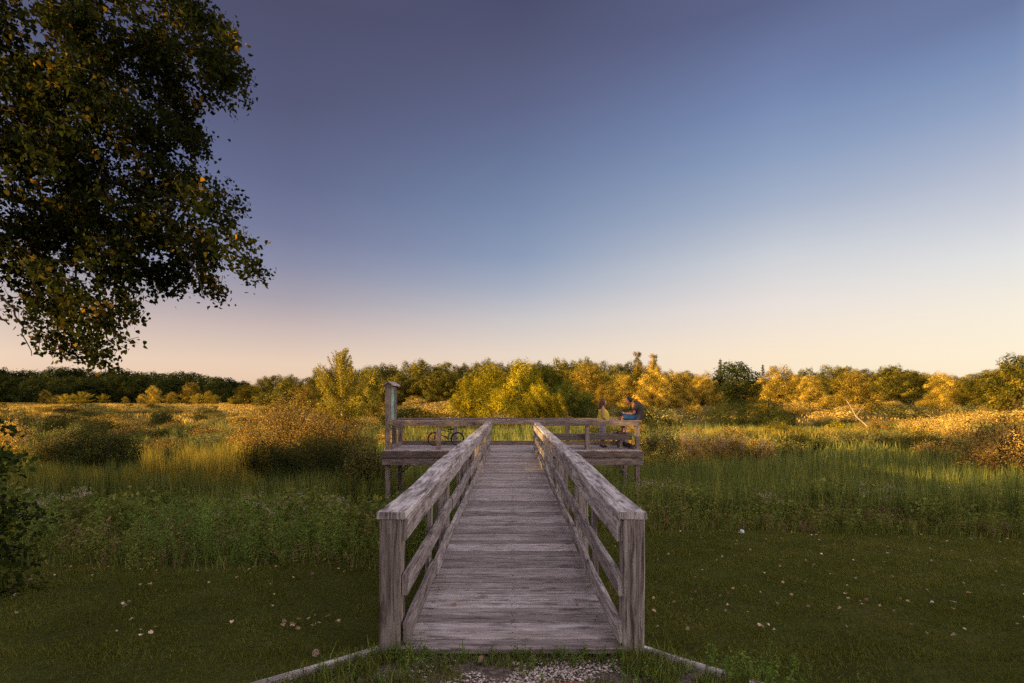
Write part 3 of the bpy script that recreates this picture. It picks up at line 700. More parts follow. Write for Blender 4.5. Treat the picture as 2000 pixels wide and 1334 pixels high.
# small trees before the dark wood
for (px, yt, d, wp, kind, lb) in [
 (128,768,215,14,2,'small yellow tree before the dark wood, leftmost lit one'),(160,764,212,26,2,'bright yellow sapling, widest of the lit ones before the dark wood'),
 (88,762,230,22,0,'grey-green small tree left of the lit yellow saplings'),(110,772,225,20,0,'low dull green tree among the lit yellow saplings'),(202,768,220,14,1,'slender orange sapling right of the wide yellow one'),
 (245,775,225,12,0,'tiny green sapling in the middle of the dark wood edge'),(278,770,222,18,0,'small round green tree, left of the tall grey-green one'),(300,754,236,26,0,'tall grey-green tree before the middle of the dark wood'),
 (336,766,225,24,0,'rounded dull green tree left of the lit yellow pair'),(372,748,240,34,0,'wide green tree behind the lit yellow pair'),(388,768,205,20,2,'bright yellow sapling, left of a lit pair before the dark wood'),
 (421,770,205,14,2,'slim yellow sapling, right of a lit pair before the dark wood'),(408,764,222,16,0,'green small tree between the lit yellow pair'),(453,775,205,11,1,'little orange sapling at the right end of the dark wood'),
 (482,760,215,38,0,'wide pale green tree at the right end of the dark wood')]:
    p = [goldt[1], pp, pp][kind]  # lit saplings get brighter poplar leaves, putting sunlight into the colour
    put(p, px, yt, d, wp*(1.1 if kind == 0 else 1.3), 8.5 if kind == 0 else 4.5, label=lb, group='small trees along the dark wood')
# ------------------------------------------------------------------ shrubs
def make_shrub(name, h, w, nleaf, leaf, mat, nl=8, twigs=14, outward=.5, shell=.6, aspect=.6, tmat='bark'):
    root = empty(name); lb=[]
    for k in range(nl):
        a=k*2.4; rr=w/2*math.sqrt((k+.5)/nl)*.72; r=w*.2*random.uniform(.8,1.25); zt=h*(1-.45*(rr/(w/2))**2)*random.uniform(.85,1.02)
        lb.append((math.cos(a)*rr, math.sin(a)*rr, zt*.55, r, r, zt*.46))
    pos, nr, d = crown_pts(lb, nleaf, shell, outward, .6)
    pos[:,2]=np.maximum(pos[:,2],.05)
    V,F=leaves(pos,nr,leaf*rng.uniform(.6,1.3,len(pos)),aspect)
    cs=w*.09; rnd=np.clip(rng.normal(.47,.17,len(F))+.2*np.sin(pos[:,0]/cs+pos[:,1]/cs*.6)*np.sin(pos[:,2]/cs*.9+pos[:,1]/cs)+.1*np.sin(pos[:,0]/cs*2.3-pos[:,2]/cs*1.9),0,1)  # sun and shade clumps painted into the shrub's leaf tone
    k=[mesh_np('foliage',V,F,M[mat],root,rnd)]
    if twigs:
        mb=MB()
        for _ in range(twigs):
            a=random.uniform(0,6.28); rr=w/2*random.random()**.6*.9; e=Vector((math.cos(a)*rr,math.sin(a)*rr,h*random.uniform(.6,1.04)*(1-.3*(rr/(w/2))**2)))
            m_=e*.5+Vector((random.uniform(-.1,.1)*w,random.uniform(-.1,.1)*w,h*.1)); s0=Vector((e.x*.15,e.y*.15,-.1))
            mb.tube([s0,m_,e],[.03*h/2.5,.018*h/2.5,.004],4)
            for q in range(3):
                b0=m_.lerp(e,random.random()); mb.tube([b0,b0+Vector((random.uniform(-.3,.3),random.uniform(-.3,.3),random.uniform(.15,.5)))*h*.3],[.01*h/2.5,.003],3)
        k.append(mb.build('stems',M[tmat],root))
    KIDS[root.name]=k; root['proto']=1; H0[root.name]=h; return root
moundp=[make_shrub('marsh_shrub',1.7,4.2,3600,.12,'mound',9,0,.65,.35), make_shrub('marsh_shrub',1.5,3.4,3000,.12,'mound',6,0,.65,.35),
        make_shrub('marsh_shrub',1.8,3.8,3600,.11,'sage',8,0,.62,.35), make_shrub('marsh_shrub',2.0,3.4,3200,.12,'goldtree',7,0,.6,.4),make_shrub('marsh_shrub',2.0,3.6,3400,.12,'darkshrub',7,0,.65,.35)]
LBM='low rounded marsh shrub glowing gold in the low sun beyond the near reeds'
cnt=0
for _ in range(9000):
    if cnt>=298: break
    d=(56 if True else 30)+random.random()**1.25*(164 if True else 190); u=random.uniform(-1.12,1.12)
    if .34<u<.60 and d<86: continue
    if -.14<u<.16 and 66<d<92: continue
    if u<-.22 and random.random()<.3: continue
    if d<46 and random.random()<.7: continue
    if d<60 and abs(u)<.28: continue
    if wn(u*d, d, 14, 1) < -.25: continue
    p=random.choice(moundp if u>-.25 else [moundp[2],moundp[0],moundp[3],moundp[4]])
    s=random.uniform(.75,1.5)*(1 if d>60 else .8)*(1.0 if u>-.25 else .5)
    place(p,1000+u*1000,d,s=s,wpx=s*random.uniform(1.0,1.7),label=LBM,cat='shrub',group='golden shrubs spread over the marsh',dz=-.1); cnt+=1
print('mounds',cnt)
midp=[make_shrub('bushy_shrub',1.8,3.0,4200,.085,'brown',8,10,.55,.6),make_shrub('bushy_shrub',1.7,2.8,4200,.085,'sage',7,10,.55,.6),make_shrub('bushy_shrub',1.6,3.2,4200,.085,'darkshrub',8,8,.6,.5),make_shrub('bushy_shrub',1.7,2.8,4200,.085,'goldtree',7,8,.6,.5)]
cnt=0
for _ in range(5000):
    if cnt>=235: break
    d=27+random.random()**.9*40; u=random.uniform(-1.12,1.12)
    if .36<u<.58 and d>44: continue
    if abs(u)<.13: continue
    if u<-.4 and d<28: continue
    if u>.2 and d<29: continue
    if wn(u*d,d,7,3)<-.2: continue
    s_=random.uniform(.45,1.0)
    place(random.choice(midp),1000+u*1000,d,s=s_,wpx=s_*random.uniform(.9,1.5),label='leafy brown or grey-green shrub in the rough marsh grass behind the near reeds',cat='shrub',group='shrubs in the rough marsh grass',dz=-.1); cnt+=1
print('mid',cnt)
cnt=0
for _ in range(3000):
    if cnt>=150: break
    d=30+random.random()**1.2*95; u=random.uniform(-1.1,-.22)
    if wn(u*d,d,11,6)<-.1: continue
    s_=random.uniform(.35,.85)*(.8+d/160)
    place(random.choice(midp+[moundp[2],moundp[4]]),1000+u*1000,d,s=s_*.8,wpx=s_*random.uniform(1.1,2.0),label='low spreading olive or brown shrub in the open plain on the left',cat='shrub',group='low shrubs in the left plain',dz=-.1); cnt+=1
# named shrubs:   px, top y, distance, width px, name, leaf, colour, label
def named(name,px,yt,d,wp,nleaf,leaf,mat,label,nl=9,tw=16,**k):
    X=(px-1000)/1000*d; h=1.6+(777-yt)/1000*d-g(X,d); w_=wp/1000*d
    r=make_shrub(name,h,w_,nleaf,leaf,mat,nl,tw,**k); del r['proto']
    r.location=(X,d,g(X,d)); r.rotation_euler=(0,0,random.uniform(0,6)); tag(r,label,'shrub'); return r
named('brown_shrub',560,770,27,215,38000,.06,'brown','big brown-leaved shrub, golden on top, left of the platform',12,26,shell=.75)
named('brown_shrub',645,796,26,175,24000,.06,'brown','smaller brown shrub at the right side of the big brown shrub',9,20,shell=.7)
named('dark_shrub',630,832,23.5,230,26000,.06,'darkshrub','dark green shrub low in front of the big brown shrub',9,16,shell=.6)
named('dark_shrub',715,862,20,110,9000,.07,'sage','grey-green shrub beside the left platform post',7,14,shell=.6)
named('dark_shrub',515,856,23,150,14000,.06,'darkshrub','dark shrub at the lower left of the big brown shrub',7,14,shell=.7)
named('dark_shrub',200,832,25,150,15000,.08,'darkshrub','dark green rounded shrub in the left marsh',9,10)
named('dark_shrub',110,846,27,90,7000,.08,'sage','dull shrub left of the dark rounded shrub in the left marsh',6,10)
named('gold_shrub',25,792,40,90,8000,.1,'sage','rounded brownish shrub at the left edge of the marsh',7,10)
named('gold_shrub',20,812,33,70,6000,.09,'mound','golden lower shrub at the left edge of the marsh',6,10)
named('dark_shrub',312,799,60,42,5000,.12,'darkshrub','small dark round shrub in the golden plain on the left',6,6)
named('dark_shrub',110,812,48,60,5000,.12,'darkshrub','flat dark shrub in the left plain',6,6)
named('dark_shrub',190,812,50,70,5000,.12,'sage','flat grey-green shrub in the left plain',6,6)
named('golden_shrub',1345,838,27,110,15000,.06,'mound','twiggy golden shrub right of the platform',9,60,shell=.85,tmat='palebark')
named('golden_shrub',1420,842,28,120,15000,.06,'brown','twiggy golden brown shrub, second one right of the platform',9,60,shell=.85,tmat='palebark')
named('golden_shrub',1492,852,27,46,4000,.06,'brown','small pinkish shrub at the right end of the twiggy golden shrubs',6,26,shell=.85,tmat='palebark')
named('grey_shrub',1290,832,24,90,12000,.07,'sage','grey-green shrub directly right of the platform',8,20,shell=.7)
named('oval_shrub',1440,777,60,135,24000,.11,'dark','large dark oval shrub on the right of the marsh',10,0,outward=.7,shell=.3)
named('oval_shrub',1525,794,57,66,11000,.11,'dark','smaller dark oval shrub beside the large dark one',7,0,outward=.7,shell=.3)
named('green_shrub',1520,820,45,66,7000,.08,'green','green leafy shrub in the band of yellow plants on the right',7,6)
named('green_shrub',1636,821,48,46,6000,.08,'golden','round yellow-green shrub left of the leaning trunk',6,6)
named('grey_shrub',1560,846,34,120,10000,.08,'darkshrub','dim grey-brown shrub in the shade-toned strip on the right',8,12,shell=.7)  # the strip's shade is put into the leaf colours of these shrubs
named('grey_shrub',1660,838,36,130,10000,.08,'sage','dull shrub, middle of the shade-toned strip on the right',8,12,shell=.7)
named('grey_shrub',1790,845,34,130,10000,.08,'darkshrub','dull brown shrub, right part of the shade-toned strip',8,12,shell=.7)
named('gold_shrub',1715,816,52,50,6000,.08,'mound','pale pink-gold shrub just right of the leaning trunk',6,12)
named('gold_shrub',1800,812,50,90,8000,.09,'mound','wide golden shrub left of the big shrub at the right edge',8,10)
named('gold_shrub',1870,818,44,80,8000,.08,'mound','golden shrub close to the big shrub at the right edge',8,10)
named('edge_shrub',1985,806,21,190,30000,.065,'brown','big golden brown shrub at the right edge of the photo',13,50,shell=.8)
named('edge_shrub',2120,790,24,170,9000,.08,'brown','shrub beyond the right edge of the photo',8,10)
# leaning dead trunk
mb=MB(); dd=47
def wp_(px,py,d): return ((px-1000)/1000*d, d, 1.6+(777-py)/1000*d)
mb.tube([wp_(1701,843,dd),wp_(1690,829,dd),wp_(1672,814,dd+.4),wp_(1664,798,dd+.6),wp_(1652,780,dd+.6)],[.07,.06,.05,.04,.015],7)
mb.tube([wp_(1672,814,dd+.4),wp_(1680,800,dd),wp_(1690,786,dd)],[.03,.02,.008],5)
tag(mb.build('leaning_trunk',M['palebark']),'pale bare leaning trunk in the right marsh below the bright golden tree','dead trunk')

# trees behind the viewpoint that throw the evening shade over the lawn
for (x0,x1,yr,h0_,h1_,st) in ((-155,-6,-15,10.8,12.8,(3.6,5.4)),(-110,4,-9,7.0,8.6,(3.0,4.2))):
    px_=x0
    while px_<x1:
        p=random.choice(broad); hh=random.uniform(h0_,h1_)-(1.5 if yr<-12 and -68<px_<-44 else 0); xx,yy=px_,yr+random.uniform(-1.5,1.5)
        r=copy_thing(p,(xx,yy,g(xx,yy)-.5),random.uniform(0,6.28),1,'broad tree behind the viewpoint that shades the lawn','trees behind the viewpoint')
        r['category']='tree'; s=hh/16; r.scale=(s*1.3,s*1.3,s)
        if 'proto' in r: del r['proto']
        px_+=random.uniform(*st)
for xx,yy,top in ((-50,8.6,4.3),(-52,10.6,4.8),(-49,12.6,4.2)):  # unseen trees added to block sun from the brown shrub
    p=broad[1]; r=copy_thing(p,(xx,yy,g(xx,yy)-.3),random.uniform(0,6.28),1,'broad tree added unseen left of the view to shade the marsh shrubs','shade-casting trees added left of the view'); r['category']='tree'
    s=(top-g(xx,yy)+.3)/16; r.scale=(s*.8,s*.8,s)
    if 'proto' in r: del r['proto']
for p_ in list(bpy.data.objects):
    if p_.get('proto'):       # a kind that ended up unused
        for c in KIDS[p_.name]: bpy.data.objects.remove(c)
        bpy.data.objects.remove(p_)

# ------------------------------------------------------------------ the big cottonwood
cw = empty('cottonwood_tree', (-13.5, 9.5, g(-13.5, 9.5)), 0, 'large cottonwood tree with dark heart-shaped leaves overhanging the upper left', 'cottonwood')
def PC(o): o.matrix_parent_inverse = Matrix.Translation(-Vector(cw.location)); return o
mb=MB()
mb.tube([(-13.5,9.5,-1.2),(-13.4,9.5,1.5),(-13.2,9.4,4),(-13,9.5,7),(-12.8,9.4,10),(-12.5,9.5,13)],[.55,.45,.40,.33,.22,.10],12)
def W3(px,py,d): return Vector(((px-1000)/1000*d, d, 1.6+(777-py)/1000*d))
limbs=[[(-13.3,9.4,3.6),(-11,9.4,5.2),W3(0,450,9.6),W3(60,485,9.5),W3(120,560,9.3)],
       [(-13.2,9.5,4.5),(-11,9.6,5.9),W3(0,390,10),W3(100,420,10),W3(230,450,9.8),W3(340,480,9.5),W3(430,500,9.4),W3(500,530,9.3)],
       [(-13.1,9.5,5),(-11,9.3,6.6),W3(0,232,9.5),W3(60,240,9.4),W3(160,200,9.6),W3(260,260,9.8),W3(380,330,9.6)],
       [(-13,9.5,6),(-11.4,10,7.6),W3(30,130,10.5),W3(150,140,10.4),W3(300,110,10.2),W3(420,110,10),W3(480,150,10)],
       [(-13,9.5,6),(-11.5,9,6.4),W3(0,300,8.8),W3(120,330,9),W3(250,380,9),W3(380,420,9)],
       [(-12.9,9.5,7.5),(-11.4,9.8,9),W3(60,-60,10.2),W3(200,10,10.3),W3(330,30,10)],
       [W3(60,485,9.5),W3(70,560,9.3),W3(75,610,9.2)],
       [W3(100,420,10),W3(125,440,9.9),W3(150,520,9.7),W3(150,620,9.6),W3(175,690,9.5)],
       [(-11,9.4,5.2),W3(-30,560,9.2),W3(20,590,9),W3(45,640,9),W3(62,695,9)],
       [W3(160,200,9.6),W3(165,260,9.6),W3(200,330,9.6)],[W3(230,450,9.8),W3(240,530,9.6),W3(215,600,9.5)],
       [W3(340,480,9.5),W3(385,530,9.4),W3(400,585,9.4)],[W3(-40,600,9),W3(5,625,9),W3(18,635,9)],
       [W3(215,600,9.5),W3(225,650,9.5),W3(250,665,9.5)]]
for li,l in enumerate(limbs):
    l=[Vector(p)*(1 if p[0]<-10.9 or li>5 else 1.09) for p in l]; n=len(l); r0=.13 if li<6 else .03
    fine=[]
    for i in range(n-1):
        for k in range(4): fine.append(l[i].lerp(l[i+1],k/4)+Vector((random.gauss(0,.025),random.gauss(0,.03),random.gauss(0,.025)))*(1 if li>5 else 2))
    fine.append(l[-1]); m_=len(fine)
    mb.tube(fine,[r0*(1-.93*i/(m_-1))+.003 for i in range(m_)],7)
PC(mb.build('trunk',M['bark'],cw))
lob=[(60,60,130),(200,60,120),(320,60,95),(400,60,65),(435,100,50),(462,150,24),(420,140,48),(350,140,60),(60,220,130),(190,230,115),(290,220,75),
 (350,190,34),(310,300,70),(360,270,34),(60,350,130),(190,370,105),(300,375,80),(365,350,34),(395,400,40),(445,390,26),(100,460,95),(210,470,95),(320,460,85),(400,450,45),(455,480,38),(492,512,17),
 (398,520,45),(395,562,22),(340,530,38),(40,500,50),(150,560,70),(230,535,50),(295,545,28),(150,620,55),(178,665,34),(150,680,24),(222,600,42),(110,620,34),(190,700,14),(105,665,18),(95,560,30),
 (22,560,24),(250,590,22)]
sparse=[(55,600,22),(75,640,14),(225,650,14),(245,662,7),(505,545,8),(85,585,20),(20,600,16)]
SPR=[];tw=MB()
def spray(c, n_leaf, sc=1.0):
    d0=Vector((random.gauss(.25,.5),random.gauss(0,.5),random.gauss(-.55,.4))).normalized(); ln=random.uniform(.22,.5)*sc
    c=Vector(c); tw.tube([c-d0*ln*.5,c+Vector((random.gauss(0,.02),0,random.gauss(0,.02))),c+d0*ln*.5],[.006,.004,.002],3)
    for _ in range(n_leaf):
        t=random.uniform(-.5,.55); SPR.append(c+d0*ln*t+Vector((random.gauss(0,.075),random.gauss(0,.075),random.gauss(-.03,.07)))*sc)
for (px,py,r) in lob:
    n_=int(r*r*.0175)+3; dc=random.uniform(8.8,10.8); rm=r/1000*dc
    for _ in range(max(2,n_//6)):
        v=rand_dirs(1)[0]*random.random()**.38*rm*1.04; cc=W3(px,py,dc)+Vector((v[0],v[1]*1.25,v[2]))
        dr=Vector((random.gauss(.3,.4),random.gauss(0,.4),-.5)).normalized()
        for q in range(6):
            spray(cc+dr*(q-2.5)*.075+Vector((random.gauss(0,.11),random.gauss(0,.11),random.gauss(0,.08))), random.randint(11,18))
for (px,py,r) in sparse:
    for _ in range(int(r*.35)+1):
        c=W3(px+random.gauss(0,r*.5),py+random.gauss(0,r*.5),9.2+random.gauss(0,.2)); spray(c, random.randint(3,6))
nvis=len(SPR)
pos=np.array([tuple(p) for p in SPR]); nr=rand_dirs(len(pos)); nr[:,1]-=.35
al=rng.normal(0,.5,(len(pos),3)); al[:,2]-=1
V,F=leaves(pos,nr,.074*rng.uniform(.65,1.3,len(pos)),1,al,heart=True)
PC(mesh_np('leaves',V,F,M['cotton'],cw,np.clip(rng.random(len(F))*.62+.22+.26*wn(pos[:,0],pos[:,2],.45,3)+.14*wn(pos[:,0],pos[:,1],.3,1),0,1)))  # tone clustered so the painted sun patches gather
PC(tw.build('twigs',M['bark'],cw))
# the rest of the crown, above and left of the frame
lb=[]
for k in range(46):
    x=random.uniform(-23,-8.6); zz=random.uniform(3.2,16); yy=random.uniform(8.2,14)
    if abs(x/yy)<1.1 and zz<1.6+.8*yy: continue
    lb.append((x,yy,zz,random.uniform(1.2,2.2),random.uniform(1.2,2.2),random.uniform(1.0,1.7)))
for k in range(9): lb.append((random.uniform(-8,-5),random.uniform(9,11),random.uniform(10.2,13),1.6,1.6,1.1))
p2,n2,_=crown_pts(lb,38000,.8,.2)
ok=~((np.abs(p2[:,0]/np.maximum(p2[:,1],.1))<1.03)&(p2[:,2]<1.6+.79*p2[:,1]))
V,F=leaves(p2[ok],n2[ok],.17,.95); PC(mesh_np('outer_leaves',V,F,M['cotton'],cw,rng.random(len(F))))
print('cottonwood leaves',nvis)

# leafy shrub at the lower left edge
ls = empty('leafy_shrub', (-4.75, 4.4, g(-4.75,4.4)), 0, 'dark leafy shrub at the lower left edge beside the lawn', 'shrub')
P_=[];mb=MB()
def PL(o): o.matrix_parent_inverse = Matrix.Translation(-Vector(ls.location)); return o
for k in range(110):
    z0=random.uniform(-.45,1.30); a=random.uniform(-.6,.6); l=random.uniform(.25,.62)*(1.0 if z0<.9 else .8)
    s0=Vector((-5.05+random.uniform(-.3,.1),4.5+random.uniform(-.5,.5),z0)); d0=Vector((math.cos(a),math.sin(a),random.uniform(-.35,.35)))
    pts=[s0,s0+d0*l*.5+Vector((0,0,.03)),s0+d0*l+Vector((0,0,-.10*l))]; mb.tube(pts,[.008,.005,.002],4)
    for _ in range(34):
        t=random.random()**.8; q=pts[0].lerp(pts[1],t*2) if t<.5 else pts[1].lerp(pts[2],t*2-1)
        P_.append(tuple(q+Vector((random.gauss(0,.04),random.gauss(0,.05),random.gauss(-.02,.05)))))
for k in range(8):
    x=-5.1+random.uniform(-.2,.2); mb.tube([(x,4.5+random.uniform(-.3,.3),-.6),(x+.05,4.5,.4),(x+random.uniform(-.2,.2),4.5,1.4)],[.02,.014,.006],5)
pos=np.array(P_); al=rng.normal(0,.6,(len(pos),3)); al[:,2]-=.9; al[:,0]+=.4
V,F=leaves(pos,rand_dirs(len(pos))+np.array([0,-.4,.3]),.045*rng.uniform(.7,1.3,len(pos)),.6,al,heart=True)
PL(mesh_np('foliage',V,F,M['shadedark'],ls,rng.random(len(F))*.8)); PL(mb.build('stems',M['bark'],ls))

# ------------------------------------------------------------------ grasses, reeds and weeds
def blades(name, x, y, h, wd, mat, bend=.25, kind='stuff', label=None, cat=None, rnd=None, simple=False, z=None):
    n=len(x); z = G(x,y) if z is None else z
    a=rng.random(n)*6.283; b=rng.random(n)*6.283; bl=h*bend*rng.random(n)
    sx,sy=np.cos(a)*wd/2,np.sin(a)*wd/2; bx,by=np.cos(b)*bl,np.sin(b)*bl
    base=np.stack([x,y,z-.02],1); S=np.stack([sx,sy,0*sx],1)
    tip=base+np.stack([bx,by,h],1)
    if simple:
        V=np.stack([base-S,base+S,tip],1).reshape(-1,3); F=np.arange(n*3).reshape(n,3)
        rr = rng.random(n) if rnd is None else rnd
    else:
        mid=base+np.stack([bx*.3,by*.3,h*.55],1)
        V=np.stack([base-S,base+S,mid+S*.85,mid-S*.85,tip],1).reshape(-1,3); i=np.arange(n)*5
        F=[np.stack([i,i+1,i+2,i+3],1),np.stack([i+3,i+2,i+4],1)]
        r0 = rng.random(n) if rnd is None else rnd; rr=np.concatenate([r0,r0])
    o=mesh_np(name,V,F,M[mat],None,rr); tag(o,label,cat,None,kind); return o
def clump(x,y,k=0):
    s_=.028*np.maximum(y,8); return wn(x,y,1.0,k)*.25+(np.sin(x/s_*2.3+k+1.5*np.sin(y/s_*.6))*np.sin(y/s_*.9+k*2+1.3*np.sin(x/s_*.8)))*.3+.15*np.sin(x/s_*6.1+k)*np.sin(y/s_*2.3+k)
def region(n, y0, y1, wide=1.12, power=1.0, xr=None):
    y=y0+(y1-y0)*rng.random(n)**power; x=(rng.random(n)*2-1)*wide*y
    if xr: x=xr[0]*y+(xr[1]-xr[0])*y*rng.random(n)
    return x,y
def under(x,y,m=.95): return (np.abs(x)<m)&(y>3.2)&(y<15.7)
# mown lawn
x,y=region(380000,2.7,9.2,1.1,.8); ok=(y<edge(x)+.3)&~((y<3.36)&(np.abs(x)<.95+(3.33-y)*1.38))
x,y=x[ok],y[ok]; h=(.022+.030*rng.random(len(x)))*np.clip(1+.3*wn(x,y,.30)+.25*clump(x,y,3),.4,1.6); pt=.5+.2*wn(x,y,1.6,5)+.12*wn(x,y,.5,2)+.10*wn(x,y,.22,7)+.12*clump(x,y,6)
blades('lawn_grass',x,y,h,.005+.0012*y,'lawn',1.1,label='short mown green lawn grass on both sides of the walkway',cat='grass',rnd=np.clip(pt+rng.normal(0,.2,len(x)),0,1),simple=True)
# weeds: prototypes merged into one mesh
def proto_weed(kind):
    P_=[];A_=[];S_=[]
    if kind=='spike':
        for k in range(54):
            t=k/54; a=k*2.4; r=.03+.05*(1-t); P_.append((math.cos(a)*r,math.sin(a)*r,.08+t*.9)); A_.append((math.cos(a),math.sin(a),.9+t)); S_.append(.13*(1-.5*t))
        asp=.17
    elif kind=='leafy':
        for b in range(5):
            aa=random.uniform(0,6.28); L_=random.uniform(.25,.5)
            for k in range(11):
                t=k/11; a=aa+random.gauss(0,.5); P_.append((math.cos(aa)*L_*t*.6+random.gauss(0,.05),math.sin(aa)*L_*t*.6+random.gauss(0,.05),.1+t*.9*random.uniform(.8,1.05))); A_.append((math.cos(a),math.sin(a),random.uniform(-.5,.4))); S_.append(.12*random.uniform(.6,1.2))
        asp=.5
    else:   # flower head
        for k in range(26):
            P_.append((random.gauss(0,.055),random.gauss(0,.055),.96+random.gauss(0,.035))); A_.append((1,0,0)); S_.append(.022*random.uniform(.6,1.3))
        asp=.9
    P_=np.array(P_);A_=np.array(A_,float);S_=np.array(S_)
    nr=rand_dirs(len(P_))*.7+np.array([0,0,.7]) if kind!='flower' else rand_dirs(len(P_))
    V,F=leaves(P_,nr,S_,asp,A_); return V,F
def merge(name, proto_kind, x, y, h, mat, label, cat, wsc=1.0, stem=True, z=None):
    stem = proto_kind != 'flower'
    pr=[proto_weed(proto_kind) for _ in range(6)]; Vs=[];Fs=[];Rs=[];off=0
    z=G(x,y) if z is None else z; which=rng.integers(0,6,len(x))
    for k in range(6):
        V,F=pr[k]; i=np.where(which==k)[0]; m_=len(i)
        if not m_: continue
        a=rng.random(m_)*6.28; hh=h[i]; ws=hh*wsc*rng.uniform(.8,1.2,m_)
        lx=rng.normal(0,.10,m_); ly=rng.normal(0,.10,m_)
        VX=V[None,:,0]*np.cos(a)[:,None]-V[None,:,1]*np.sin(a)[:,None]; VY=V[None,:,0]*np.sin(a)[:,None]+V[None,:,1]*np.cos(a)[:,None]
        VZ=np.broadcast_to(V[None,:,2],VX.shape)
        W_=np.stack([VX*ws[:,None]+lx[:,None]*VZ*hh[:,None]+x[i][:,None],VY*ws[:,None]+ly[:,None]*VZ*hh[:,None]+y[i][:,None],VZ*hh[:,None]+z[i][:,None]],2)
        Vs.append(W_.reshape(-1,3)); Fs.append((F[None]+(np.arange(m_)*len(V))[:,None,None]+off).reshape(-1,F.shape[1])); off+=m_*len(V)
        Rs.append(np.clip(np.repeat(rng.random(m_),len(F))*.6+rng.random(m_*len(F))*.4,0,1))
        if stem:
            b0=np.stack([x[i],y[i],z[i]-.03],1); tp=np.stack([x[i]+lx*hh*.95,y[i]+ly*hh*.95,z[i]+hh*.95],1); s_=np.stack([np.cos(a),np.sin(a),0*a],1)*.004
            q=np.stack([b0-s_,b0+s_,tp+s_*.5,tp-s_*.5],1).reshape(-1,3); Vs.append(q); Fs.append(np.arange(m_*4).reshape(m_,4)+off); off+=m_*4; Rs.append(rng.random(m_)*.5)
    return tag(mesh_np(name,np.concatenate(Vs),np.concatenate(Fs),M[mat],None,np.concatenate(Rs)),label,cat,None,'stuff')
def band(n, o0, o1, pw=1.0, side=None, thresh=None, k=0, s=1.2, wide=12.5):
    x=(rng.random(n)*2-1)*wide; y=edge(x)+o0+(o1-o0)*rng.random(n)**pw; ok=(np.abs(x)<1.12*y)&~under(x,y,.9)
    if side: ok&=(np.sign(x)==side)
    if thresh is not None: ok&=wn(x,y,s,k)>thresh
    return x[ok],y[ok]
x,y=band(4200,.15,4.5,.8,-1,-.15,2); h=np.minimum(.38+.12*(y-edge(x)),.72)*rng.uniform(.55,1.35,len(x))*(1+.3*clump(x,y,2)); merge('goldenrod_plants','spike',x,y,h,'spike','soft green upright weeds bordering the lawn on the left','plants',1.2)
x,y=band(2200,.2,6,.9,1,.0,4); h=.55*rng.uniform(.6,1.3,len(x)); merge('upright_weeds','spike',x,y,h,'weed','green upright weeds bordering the lawn on the right','plants',1.1)
x,y=band(5200,.0,8.5,.9,None,-.4,6); h=np.minimum(.22+.14*(y-edge(x)),.78)*rng.uniform(.6,1.35,len(x))*(1+.35*wn(x,y,.8,5)); merge('leafy_weeds','leafy',x,y,h,'weed','dense leafy weeds between lawn and marsh','plants',1.0)
x,y=band(2600,-.05,5.5,.8,None,-.1,9); h=np.minimum(.2+.12*(y-edge(x)),.6)*rng.uniform(.6,1.3,len(x)); merge('brown_weeds','leafy',x,y,h,'dryweed','brown faded weeds among the green along the lawn edge','plants',.9)
x,y=band(900,.8,6.5,1,None,.4,13,1.2); h=np.minimum(.5+.12*(y-edge(x)),.95)*rng.uniform(.8,1.15,len(x)); merge('pale_wildflowers','flower',x,y,h,'pale','pale pinkish wildflower heads above the weeds','flowers',1.0)
x,y=band(60,.8,7,1,None,.3,31,1.6); h=.8*rng.uniform(.8,1.15,len(x)); merge('yellow_wildflowers','flower',x,y,h,'goldrod','few yellow flower heads among the weeds','flowers',.8)
# edge grass
x,y=band(26000,-.06,6,.9); h=np.minimum(.14+.12*(y-edge(x)),.55)*rng.uniform(.5,1.3,len(x))
blades('tall_grass',x,y,h,.010,'weed',.5,label='tall rough grass along the lawn edge',cat='grass')
# reeds
x,y=region(70000,9.5,24,1.12,.9); ok=(y>edge(x)+2.4)&~under(x,y,1.0)&~((np.abs(x)<4.2)&(y>15.4)&(y<17.9)); x,y=x[ok],y[ok]
h=(.88+.40*sst(10,16,y)+.15*wn(x,y,2.5,4))*rng.uniform(.65,1.2,len(x)); ll=(x<-2)
h=np.where(ll,h*.72,h)*(1+.35*clump(x,y,5))
ok=~(ll&(y>11)&(y<18)&(wn(x,y,2.2,8)<0)); x,y,h=x[ok],y[ok],h[ok]
blades('reeds',x,y,h,.018,'reed',.22,label='green reeds filling the near marsh around the platform stilts',cat='reeds',rnd=np.clip(.36+.12*wn(x,y,3,2)+.45*clump(x,y,2)+rng.normal(0,.2,len(x)),0,1))
x,y=region(9000,21,27,1,1,(-.72,-.47)); h=1.45*rng.uniform(.6,1.2,len(x))*(1+.4*clump(x,y,7)); ok=wn(x,y,1.4,3)>-.1
blades('cattails',x[ok],y[ok],h[ok],.022,'cattail',.2,label='sunlit golden cattails in the left marsh',cat='cattails')
x,y=region(9000,19.5,22.5,1,1,(-1.0,-.50)); h=.8*rng.uniform(.5,1.25,len(x))*(1+.5*clump(x,y,2)); ok=wn(x,y,1.3,4)>-.5; x,y,h=x[ok],y[ok],h[ok]
blades('sunlit_grass',x,y,h,.02,'cattail',.3,label='yellow-green strip of sunlit marsh grass on the left',cat='grass',rnd=rng.random(len(x))*.55)
x,y=region(60000,24,60,1.12,.9); h=(.95+.3*wn(x,y,5,2))*rng.uniform(.5,1.15,len(x))*(1+.45*clump(x,y,4)); ok=wn(x,y,7,6)>-.9
blades('marsh_grass',x[ok],y[ok],h[ok],.045,'reed',.3,label='rough marsh grass between the shrubs',cat='grass',rnd=np.clip(.42+.25*wn(x,y,6,2)[ok]+.5*clump(x,y,1)[ok]+rng.normal(0,.2,ok.sum()),0,1))
